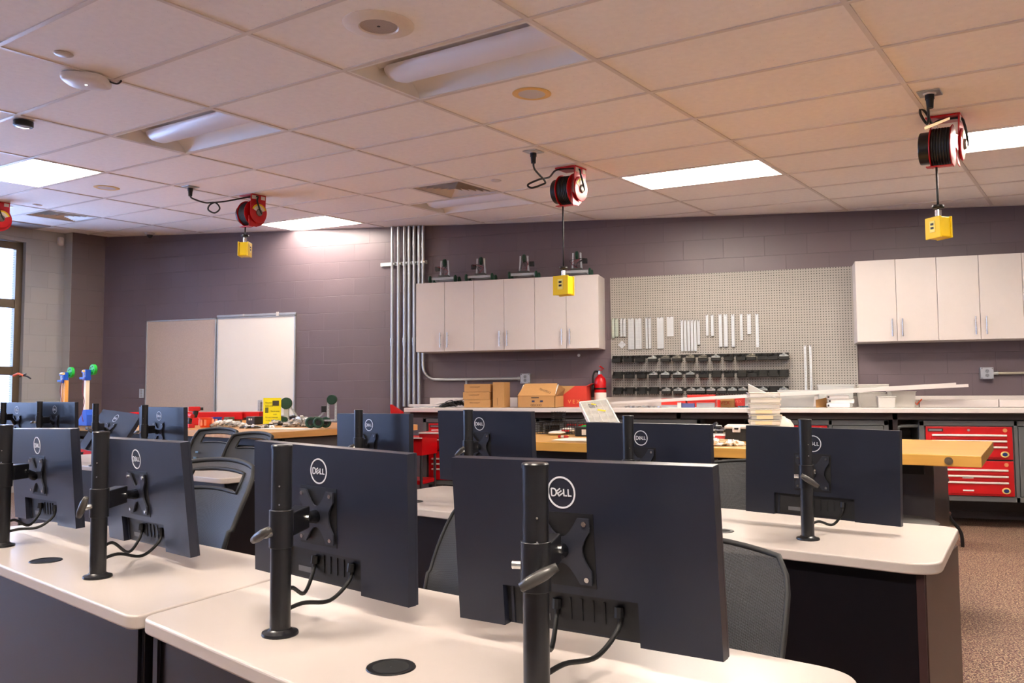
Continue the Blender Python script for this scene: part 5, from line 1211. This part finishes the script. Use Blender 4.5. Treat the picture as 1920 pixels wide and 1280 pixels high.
# ------------------------------------------------------------------ monitors on poles
W_, H_ = .51, .302
m_mon = M('monitor_back', S(27, 30, 43), .32, nz=.02, bump=.03, bs=900)
m_mondk = M('monitor_port_dark', S(20, 20, 23), .45)
m_screen = M('monitor_screen', S(8, 8, 10), .12)
m_logo = M('logo_silver', S(222, 224, 230), .3, .2)
m_pole = M('pole_black', S(24, 24, 27), .3, nz=.02)
m_lever = M('lever_grey', S(74, 72, 70), .35, .3)
def logo_mesh():
    """ring with the four letters, the e turned on its corner; x right, y up"""
    mb = MB(); n = 48
    for r0, r1 in ((.0225, .0252),):
        vs = [(r*math.cos(2*PI*k/n), r*math.sin(2*PI*k/n), z) for z in (0, .0007) for r in (r0, r1) for k in range(n)]
        fs = []
        for k in range(n):
            q = (k+1) % n; fs += [(2*n+k, 2*n+q, 3*n+q, 3*n+k), (n+k, n+q, 3*n+q, 3*n+k), (k, 2*n+k, 2*n+q, q)]
        mb.add(vs, fs)
    h, s, z = .0115, .0021, .0007
    def bar(x0, y0, x1, y1, R=None, o=(0, 0)):
        c = Vector(((x0+x1)/2, (y0+y1)/2, z/2)); d = (abs(x1-x0), abs(y1-y0), z)
        T = Matrix.Translation((o[0], o[1], 0)) @ (R if R is not None else Matrix.Identity(4)); mb.box(c, d, T=T)
    # D
    x = -.0188; bar(x, -h/2, x+s, h/2)
    pts = [(x+s*.5, h/2)]+[(x+.0045+.0052*math.sin(a), h/2*math.cos(a)) for a in [PI*k/10 for k in range(11)]]+[(x+s*.5, -h/2)]
    for a, b in zip(pts[:-1], pts[1:]):
        a, b = Vector((a[0], a[1], 0)), Vector((b[0], b[1], 0)); d = (b-a)
        if d.length < 1e-6: continue
        nn = Vector((-d.y, d.x, 0)).normalized()*s*.5
        mb.hexa([a-nn, b-nn, b+nn, a+nn]+[q+Vector((0, 0, z)) for q in (a-nn, b-nn, b+nn, a+nn)])
    # tilted E
    R = Matrix.Rotation(.62, 4, 'Z'); o = (-.0036, 0)
    bar(-.0048, -.0052, -.0048+s, .0052, R, o)
    for y in (-.0052, -.0010, .0031): bar(-.0048, y, .0048, y+s, R, o)
    for x in (.0035, .0115): bar(x, -h/2, x+s, h/2); bar(x, -h/2, x+.0064, -h/2+s)
    return mb
def mon_frame(c, yaw, tilt, rl):
    ex = Vector((math.cos(yaw), math.sin(yaw), 0)); n = Vector((-math.sin(yaw), math.cos(yaw), 0))
    up = Vector((0, 0, 1))*math.cos(tilt)+n*math.sin(tilt)
    e2 = ex*math.cos(rl)+up*math.sin(rl); u2 = up*math.cos(rl)-ex*math.sin(rl)
    return frame(c, e2, u2.cross(e2), u2)
NX0, NX1, NH = -.152, .115, .074
def build_monitor(label, F):
    t = thing('monitor', label, 'monitor', M4=F, group='black flat monitors')
    MB().box((0, .023, 0), (W_, .008, H_)).build('display_panel', m_mon, t, bevel=.0015)
    MB().box((0, .0275, .004), (W_-.012, .001, H_-.026)).build('screen', m_screen, t)
    w, h = W_/2, H_/2
    pl = [(-w, -h), (NX0, -h), (NX0, -h+NH), (NX1, -h+NH), (NX1, -h), (w, -h), (w, h), (-w, h)]
    a = [(x, .004, z) for x, z in pl]; n = 8
    mb = MB(); vs = [(x*(1 if abs(x) < w else .996), .0, z*(1 if abs(z) < h else .996)) for x, z in pl]+[(x, .019, z) for x, z in pl]
    mb.add(vs, [(0, 1, 2, 7), (2, 3, 6, 7), (3, 4, 5, 6)]+[(k, (k+1) % n, n+(k+1) % n, n+k) for k in range(n)])
    mb.build('back_cover', m_mon, t)
    pb = MB(); pb.box(((NX0+NX1)/2, .0165, -h+NH*.55), (NX1-NX0, .005, NH*.9)); pb.build('port_recess', m_mondk, t)
    pv = MB()
    for q in range(4): pv.box((-.02+q*.022, .0135, -h+NH*.60), (.003, .003, NH*.5))
    pv.build('port_slots', m_black, t); MB().box((NX0+.012, .0135, -h+NH*.5), (.006, .004, NH*.9)).build('recess_rib', m_mon, t)
    MB().box((-.085, .0135, -h+NH*.32), (.045, .001, .012)).build('spec_label', M('spec_label', S(92, 92, 96), .5), t)
    MB().box((-.020, -.0004, .0), (.122, .0012, .126)).build('mount_recess', M('recess_dark', S(12, 12, 15), .5), t)
    lm = logo_mesh().build('logo', m_logo, t); lm.matrix_local = Matrix.Translation((-.018, -.0003, .097)) @ Matrix.Rotation(PI/2, 4, 'X') @ Matrix.Scale(1.1, 4)
    return t
def build_mount(label, P, F, ztop, zc, side=-1, lever=.5):
    """desk pole with a clamp collar and a short arm to the plate on the monitor"""
    F = F @ Matrix.Translation((-.020, 0, 0))
    t = thing('monitor_pole', label, 'monitor stand', (P.x, P.y, ZD), group='monitor poles'); o = Vector((P.x, P.y, ZD)); r = .0195
    MB().cyl((0, 0, 0), (0, 0, ztop-ZD), r, n=28).build('pole', m_pole, t, bevel=.0015, smooth=.6)
    MB().lathe([(.001, .0), (.034, .0), (.035, .002), (.034, .006), (.025, .008), (.021, .012)], 28).build('base_flange', m_pole, t, smooth=.6)
    MB().lathe([(.001, .003), (.019, .003), (.0205, .001), (.0205, -.004)], 24, T=Matrix.Translation((0, 0, ztop-ZD))).build('pole_cap', m_pole, t, smooth=.6)
    for q in (.075, .11): MB().cyl((.008, -r*.92, ztop-ZD-q), (.008, -r*1.01, ztop-ZD-q), .0018, n=8).build('hole_rim', m_chrome, t)
    z = zc-ZD; V = F @ Vector((0, -.012, 0))-o; Vh = Vector((V.x, V.y, 0)); dv = Vh.normalized()
    MB().cyl((0, 0, z-.036), (0, 0, z+.036), r+.0032, n=28).build('clamp_collar', m_pole, t, bevel=.001, smooth=.6)
    yv = Vector((0, 0, 1)).cross(dv)
    fa = frame((0, 0, z), dv, yv, (0, 0, 1)); L_ = Vh.length
    am = MB().box((.02+(L_*.5)/2, 0, .004), (L_*.5+.0, .034, .046)).build('arm', m_pole, t, fa, bevel=.003)
    MB().cyl((.02+L_*.5-.012, -.020, .004), (.02+L_*.5-.012, .020, .004), .0065, n=12).build('arm_bolt', m_chrome, t, fa)
    vh = V.copy(); a = fa @ Vector((.012+L_*.5, 0, .004)); b = V
    MB().tube([a, a*.5+b*.5, b], [.013, .012, .015], 12).build('tilt_head', m_pole, t, smooth=4)
    Fl = Matrix.Translation(-o) @ F
    pl = []                                                   # plate with bitten edges
    s = .056
    def arc(c0, c1, bite, n=8, vert=False):
        out = []
        for q in range(n+1):
            f = q/n; p = Vector(c0)*(1-f)+Vector(c1)*f; k = math.sin(PI*f)*bite
            out.append((p[0]-(k if vert else 0)*(1 if p[0] > 0 else -1), p[1]-(0 if vert else k)*(1 if p[1] > 0 else -1)))
        return out
    pl = [(-s, -s)]+arc((-s*.6, -s), (s*.6, -s), .034)+[(s, -s)]+arc((s, -s*.6), (s, s*.6), .016, vert=True)+[(s, s)]+arc((s*.6, s), (-s*.6, s), .034)+[(-s, s)]+arc((-s, s*.6), (-s, -s*.6), .016, vert=True)
    T = Fl @ Matrix.Translation((0, -.004, 0)) @ Matrix.Rotation(PI/2, 4, 'X')
    MB().prism(pl, 0, .004).build('mount_plate', M('mount_plate_grey', S(48, 50, 60), .35, .2), t, T)
    for a_ in (-1, 1):
        for b_ in (-1, 1): MB().cyl((a_*.047, b_*.047, .004), (a_*.047, b_*.047, .0065), .0045, n=10).build('plate_screw', m_chrome, t, T)
    # wing lever towards the viewer side of the collar
    base = Vector((dv.y*side*.6-dv.x*.8, -dv.x*side*.6-dv.y*.8, 0)).normalized()
    if side > 0: MB().cyl(Vector((0, 0, z))+Vector((-dv.y, dv.x, 0))*r, Vector((0, 0, z))+Vector((-dv.y, dv.x, 0))*(r+.016), .006, n=10).build('clamp_bolt', m_chrome, t)
    k0 = Vector((0, 0, z-.008))+base*(r+.003); k1 = k0+base*.022
    MB().cyl(k0, k1, .007, n=12).build('lever_stem', m_chrome, t)
    tv = Vector((-base.y, base.x, 0)); w1 = (tv*math.cos(lever)+Vector((0, 0, 1))*math.sin(lever))
    MB().tube([k1-w1*.028, k1-w1*.012, k1+w1*.012, k1+w1*.032], [.0065, .009, .009, .006], 10).build('lever', m_lever, t, smooth=4)
    return t
def cables(mt, F, P, z0, both=True):
    inv = F.inverted(); h = H_/2
    for q, (x, zz) in enumerate(((-.045, z0), (.075, z0-.025))):
        if q and not both: continue
        a = F @ Vector((x, .010, -h+NH*.8)); a2 = F @ Vector((x, .004, -h+NH*.35)); e = Vector((P.x, P.y, zz+.005))
        m1 = a2*.7+e*.3; m1.z = min(a2.z, zz)-.0+.0; m1.z = (a2.z-.03)
        m2 = a2*.3+e*.7; m2.z = zz+.012
        MB().tube([inv @ p for p in spline([a, a2, m1, m2, e], 7)], .0042, 8).build('cable', m_rubber, mt, smooth=4)
        MB().tube([inv @ a, inv @ (a*.5+a2*.5)], .008, 8).build('cable_plug', m_black, mt)
def topmid(u, v, d, yaw, tilt=-.03, rl=0.0):
    F = mon_frame(Vector((0, 0, 0)), yaw, tilt, rl); c = at_d(u, v, d)-(F @ Vector((0, 0, H_/2))); return c
P4 = at_d(1005, 1100, 1.2); P4.z = ZD
MON = [
 # name label, centre, yaw, tilt, roll, pole xy, pole top, collar z, lever
 ('the largest, nearest one, right on the front desk', Vector((-.339, 1.383, .93)), -.272, -.073, .011, P4, (1005, 871), (1005, 1060), .5),
 ('second largest, on the front desk left of the largest', Vector((-.939, 1.577, .933)), -.351, -.038, -.021, Z(525, 1189), (526, 836), (524, 990), .45),
 ('third from the right in the front row', Vector((-1.706, 1.888, .921)), -.419, -.107, .008, Z(183, 1082), (182, 811), (182, 942), 1.0),
 ('front row, at the left edge of the photo', Vector((-2.265, 2.061, .94)), -.399, -.07, .024, Z(4, 1024), (3, 798), (4, 890), .2),
 ('second row, rightmost, above the bare desk end', Vector((.123, 2.949, .922)), -.358, .025, -.014, Z(1515, 1011), (1515, 787), (1516, 893), -.6),
 ('second row, below the leaning compartment case', topmid(1209, 793.5, 3.02, -.33), -.33, -.03, 0, at_d(1179, 900, 2.86), (1179, 780), (1178, 880), .3),
 ('second row, below the stacked kraft boxes', topmid(905, 770.5, 3.46, -.34), -.34, -.05, 0, at_d(878, 850, 3.30), (878, 769), (876, 842), .6),
 ('second row, below the steel conduits', Vector((-1.81, 3.454, .952)), -.38, -.006, .007, at_d(672, 850, 3.72), (672, 769), (670, 835), .4),
 ('far row, rightmost, below the tack board', topmid(301, 763, 5.0, -.34), -.34, -.03, 0, at_d(270, 830, 4.86), (270, 760), (270, 807), .2),
 ('far row, the tilted leaning one', topmid(228, 771.5, 5.55, -.30, .55, -.07), -.30, .55, -.07, at_d(178, 830, 5.3), (178, 757), (178, 802), -.5),
 ('far row, left of the blue machine base', topmid(105, 753.5, 5.9, -.28), -.28, -.03, 0, at_d(73, 800, 5.75), (73, 753), (73, 789), .1),
 ('far row, at the left edge below the window', topmid(34, 754.5, 6.0, -.26), -.26, -.03, 0, at_d(5, 800, 5.85), (5, 755), (5, 783), .1),
]
for lb, c, yaw, tilt, rl, P, tp, cp_, lev in MON:
    F = mon_frame(c, yaw, tilt, rl); P = Vector((P.x, P.y, ZD)); d = depth(P)
    # pole top and collar height where the photo shows them, at the pole's own depth
    def hz(u, v):
        q = ray(u, v); t_ = (P.to_2d()-CAM.to_2d()).length/q.to_2d().length; return CAM.z+q.z*t_
    mt = build_monitor('black monitor seen from behind, '+lb, F)
    build_mount('black pole of the monitor '+lb, P, F, hz(*tp), hz(*cp_), lever=lev, side=.35 if tp[0] in (1005, 1515) else -1)
    if d < 3.0: cables(mt, F, P, .80, both=True)

# ------------------------------------------------------------------ chairs
m_mesh = M('chair_mesh', S(34, 35, 38), .6, alpha=.88, nz=.1, ns=400)
N, L, b = nodes(m_mesh)
tc = N.new('ShaderNodeTexCoord'); mp = N.new('ShaderNodeMapping'); mp.inputs['Rotation'].default_value = (0, .7, 0); L.new(tc.outputs['Object'], mp.inputs['Vector'])
ck = N.new('ShaderNodeTexChecker'); ck.inputs['Scale'].default_value = 420; ck.inputs['Color1'].default_value = S(52, 54, 58); ck.inputs['Color2'].default_value = S(20, 20, 23); L.new(mp.outputs[0], ck.inputs['Vector']); L.new(ck.outputs['Color'], b.inputs['Base Color'])
m_chfr = M('chair_frame', S(30, 30, 31), .6)
m_fab = M('chair_fabric', S(26, 26, 28), .85, bump=.2, bs=500)
def chair(label, loc, rz, lift=0.0, solid=False, vents=False, slot=True, rim=.0125):
    t = thing('office_chair', label, 'chair', (loc.x, loc.y, 0), rz, group='mesh office chairs')
    zb, H2 = .56+lift, .46
    nu, nv = 12, 14
    def pos(s, q):
        w = (.188+.052*math.sin(PI/2*min(1, q*1.25)))*(1 if q < .86 else 1-.10*((q-.86)/.14)**2)
        z = zb+H2*q-(.018*s*s if q > .5 else -.01*s*s)
        y = .215+.10*q+.035*q*q-.03*math.sin(PI*q)-.045*s*s
        return Vector((w*s, y, z))
    mb = MB(); vs = [pos(-1+2*i/nu, j/nv) for j in range(nv+1) for i in range(nu+1)]; fs = []
    for j in range(nv):
        for i in range(nu):
            if slot and j in (11, 12) and 2 <= i < nu-2: continue
            fs.append((j*(nu+1)+i, j*(nu+1)+i+1, (j+1)*(nu+1)+i+1, (j+1)*(nu+1)+i))
    mb.add(vs, fs).build('back_mesh', m_chfr if solid else m_mesh, t, smooth=4)
    out = [pos(-1, j/nv) for j in range(nv+1)]+[pos(-1+2*i/nu, 1) for i in range(1, nu)]+[pos(1, j/nv) for j in range(nv, -1, -1)]+[pos(1-2*i/nu, 0) for i in range(1, nu)]
    fr = MB().tube(out, rim, 8, closed=True)
    sl = [pos(-1+2*i/nu, 11/nv) for i in range(2, nu-1)]+[pos(-1+2*i/nu, 13/nv) for i in range(nu-2, 1, -1)]
    (fr.tube(sl, .007, 6, closed=True) if slot else None); fr.build('back_frame', m_chfr, t, smooth=4)
    lb_ = MB(); 
    for k, rr in ((0, .11), (1, .075)): lb_.tube([Vector((rr*math.cos(a), pos(rr*math.cos(a)/.23, .22).y+.012, zb+.03+rr*.9*math.sin(a)+.02)) for a in [PI*q/14 for q in range(15)]], .006, 6)
    lb_.build('lumbar_support', m_chfr, t, smooth=4)
    if vents:
        vm = MB()
        for q in range(4): vm.box((-.15, pos(-.7, .62-.1*q).y-.006, zb+H2*(.62-.09*q)), (.03+.004*q, .004, .014))
        vm.build('vent_slot', M('pale_vent', S(120, 150, 176), .4), t)
    zs = .46+lift
    st = MB(); pr = rounded([(-.24, -.25), (.24, -.25), (.23, .2), (-.23, .2)], [.07]*4, 5)
    st.prism([(p.x, p.y) for p in pr], zs-.03, zs+.035).build('seat', m_fab, t, bevel=.018, seg=3, smooth=.8)
    MB().tube(spline([(0, .05, zs-.05), (0, .22, zs-.05), (0, .28, zs+.05), (0, .255, zb+.1)]), .022, 10).build('back_bracket', m_chfr, t, smooth=4)
    for s in (-1, 1):
        MB().tube(spline([(s*.2, .0, zs-.035), (s*.29, .0, zs-.02), (s*.30, .02, zs+.1), (s*.29, .03, zs+.175)]), .016, 8).build('arm_post', m_chfr, t, smooth=4)
        MB().box((s*.29, -.01, zs+.185), (.075, .25, .026)).build('arm_pad', m_chfr, t, bevel=.01, seg=3)
    MB().cyl((0, 0, .10), (0, 0, zs-.05), .026, n=14).cyl((0, 0, zs-.09), (0, 0, zs-.03), .06, n=16).build('gas_lift', m_black, t, smooth=.6)
    for k in range(5):
        a = 2*PI*k/5+.3; e = Vector((math.cos(a)*.29, math.sin(a)*.29, .075))
        MB().tube([(0, 0, .12), e*.5+Vector((0, 0, .06)), e], [.03, .024, .018], 8).build('base_leg', m_chfr, t, smooth=4)
        cs = MB(); tv = Vector((-math.sin(a), math.cos(a), 0))
        for s in (-1, 1): c_ = e+tv*s*.014; c_.z = .028; cs.cyl(c_-tv*.009, c_+tv*.009, .028, n=14)
        cs.cyl((e.x, e.y, .045), (e.x, e.y, .075), .008, n=8); cs.build('caster', m_black, t, smooth=.6)
    return t
def chair_at(label, u, v, d, rz, **k):
    """u, v: middle of the backrest's top edge"""
    p = at_d(u, v, d); ztop = 1.02; lift = p.z-ztop
    off = Matrix.Rotation(rz, 2) @ Vector((0, .35)); return chair(label, Vector((p.x-off.x, p.y-off.y, 0)), rz, lift=max(-.14, min(.14, lift)), **k)
chair_at('grey mesh office chair with a slot in its back between two front row monitors', 428, 861, 3.0, -.33, rim=.009)
chair_at('dark mesh office chair mostly hidden behind the largest monitor, only its left rim showing', 958, 985, 2.35, -.7, slot=False, rim=.006)
chair_at('dark mesh office chair at the right of the largest monitor, top corner showing', 1282, 1026, 1.82, -.22, slot=False, rim=.006)
chair_at('mesh office chair between the second row desk and the right workbench', 1412, 882, 3.75, -.1, slot=False, rim=.007)
chair_at('left of two black chairs in front of the whiteboard workbench', 418, 803, 6.2, -.25, solid=True, vents=True)
chair_at('right of two black chairs in front of the whiteboard workbench', 485, 811, 5.6, -.35, solid=True, vents=True)

# ------------------------------------------------------------------ stools
def stool(label, c, zs, R, mat, rz=0):
    t = thing('stool', label, 'stool', (c.x, c.y, 0), rz, group='stools')
    MB().lathe([(.001, zs-.035), (R-.015, zs-.035), (R, zs-.02), (R, zs-.01), (R-.02, zs), (.001, zs)], 32).build('seat', mat, t, smooth=.7)
    MB().lathe([(R-.01, zs-.06), (R+.004, zs-.055), (R+.004, zs-.034), (R-.01, zs-.03)], 32, cap=False).build('seat_rim', m_black, t)
    for k in range(4):
        a = PI/4+k*PI/2; ux = Vector((math.cos(a), math.sin(a), 0))
        MB().tube(spline([ux*(R*.55)+Vector((0, 0, zs-.05)), ux*(R*.85)+Vector((0, 0, zs-.09)), ux*(R*.95)+Vector((0, 0, zs-.2)), ux*(R*.98)+Vector((0, 0, zs*.42)), ux*(R*1.35)+Vector((0, 0, zs*.2)), ux*(R*1.4)+Vector((0, 0, .0))], 6), .0135, 8).build('leg', m_blackm, t, smooth=4)
    MB().ring((0, 0, zs*.46), R*1.0, .011, 'Z', 32, 8).build('foot_ring', M('brown_ring', S(80, 60, 50), .4, .4), t, smooth=4)
    return t
ft = at_z(1803, 1027, 0); zs = .56; se = at_d(1792, 896, depth(ft)-.05)
stool('black legged stool with a brown seat right of the workbench end', Vector((ft.x-.27, ft.y+.05, 0)), se.z+.02, .205, M('brown_seat', S(74, 46, 36), .45), rz=-PI/4)
sp = at_d(1690, 990, 3.55)
stool('stool with a pale rimmed black seat peeking over the second row desk', Vector((sp.x-.02, sp.y+.0, 0)), at_d(1690, 980, 3.45).z, .17, m_black)
# ------------------------------------------------------------------ light
w = bpy.data.worlds.new('sky'); sc.world = w; w.use_nodes = True
nt = w.node_tree; bg = nt.nodes['Background']
sk = nt.nodes.new('ShaderNodeTexSky'); sk.sky_type = 'HOSEK_WILKIE'; sk.turbidity = 3; sk.ground_albedo = .5; sk.sun_direction = (.5, .4, .75)
mx = nt.nodes.new('ShaderNodeMix'); mx.data_type = 'RGBA'; mx.inputs['Factor'].default_value = .85; mx.inputs['B'].default_value = (.46, .66, 1.22, 1)
nt.links.new(sk.outputs[0], mx.inputs['A']); nt.links.new(mx.outputs['Result'], bg.inputs['Color']); bg.inputs['Strength'].default_value = SKY
for k, (xa, xb, za, zb) in enumerate(openings):
    ld = bpy.data.lights.new('window_portal', 'AREA'); ld.shape = 'RECTANGLE'; ld.size = xb-xa; ld.size_y = zb-za; ld.cycles.is_portal = True
    o = bpy.data.objects.new('window_portal', ld); col.objects.link(o)
    o.matrix_world = WF @ Matrix.Translation(((xa+xb)/2, -.25, (za+zb)/2)) @ Matrix.Rotation(PI/2, 4, 'X') @ Matrix.Rotation(PI, 4, 'X')
vs = sc.view_settings; vs.view_transform = 'Standard'; vs.look = 'None'; vs.gamma = 1; vs.use_curve_mapping = False; vs.exposure = EXPO
sc.cycles.max_bounces = 8; sc.cycles.diffuse_bounces = 5; sc.cycles.transparent_max_bounces = 24; sc.cycles.transmission_bounces = 8
sc.cycles.use_denoising = True; sc.cycles.sample_clamp_indirect = 8; sc.cycles.caustics_reflective = False; sc.cycles.caustics_refractive = False
bpy.context.view_layer.update()
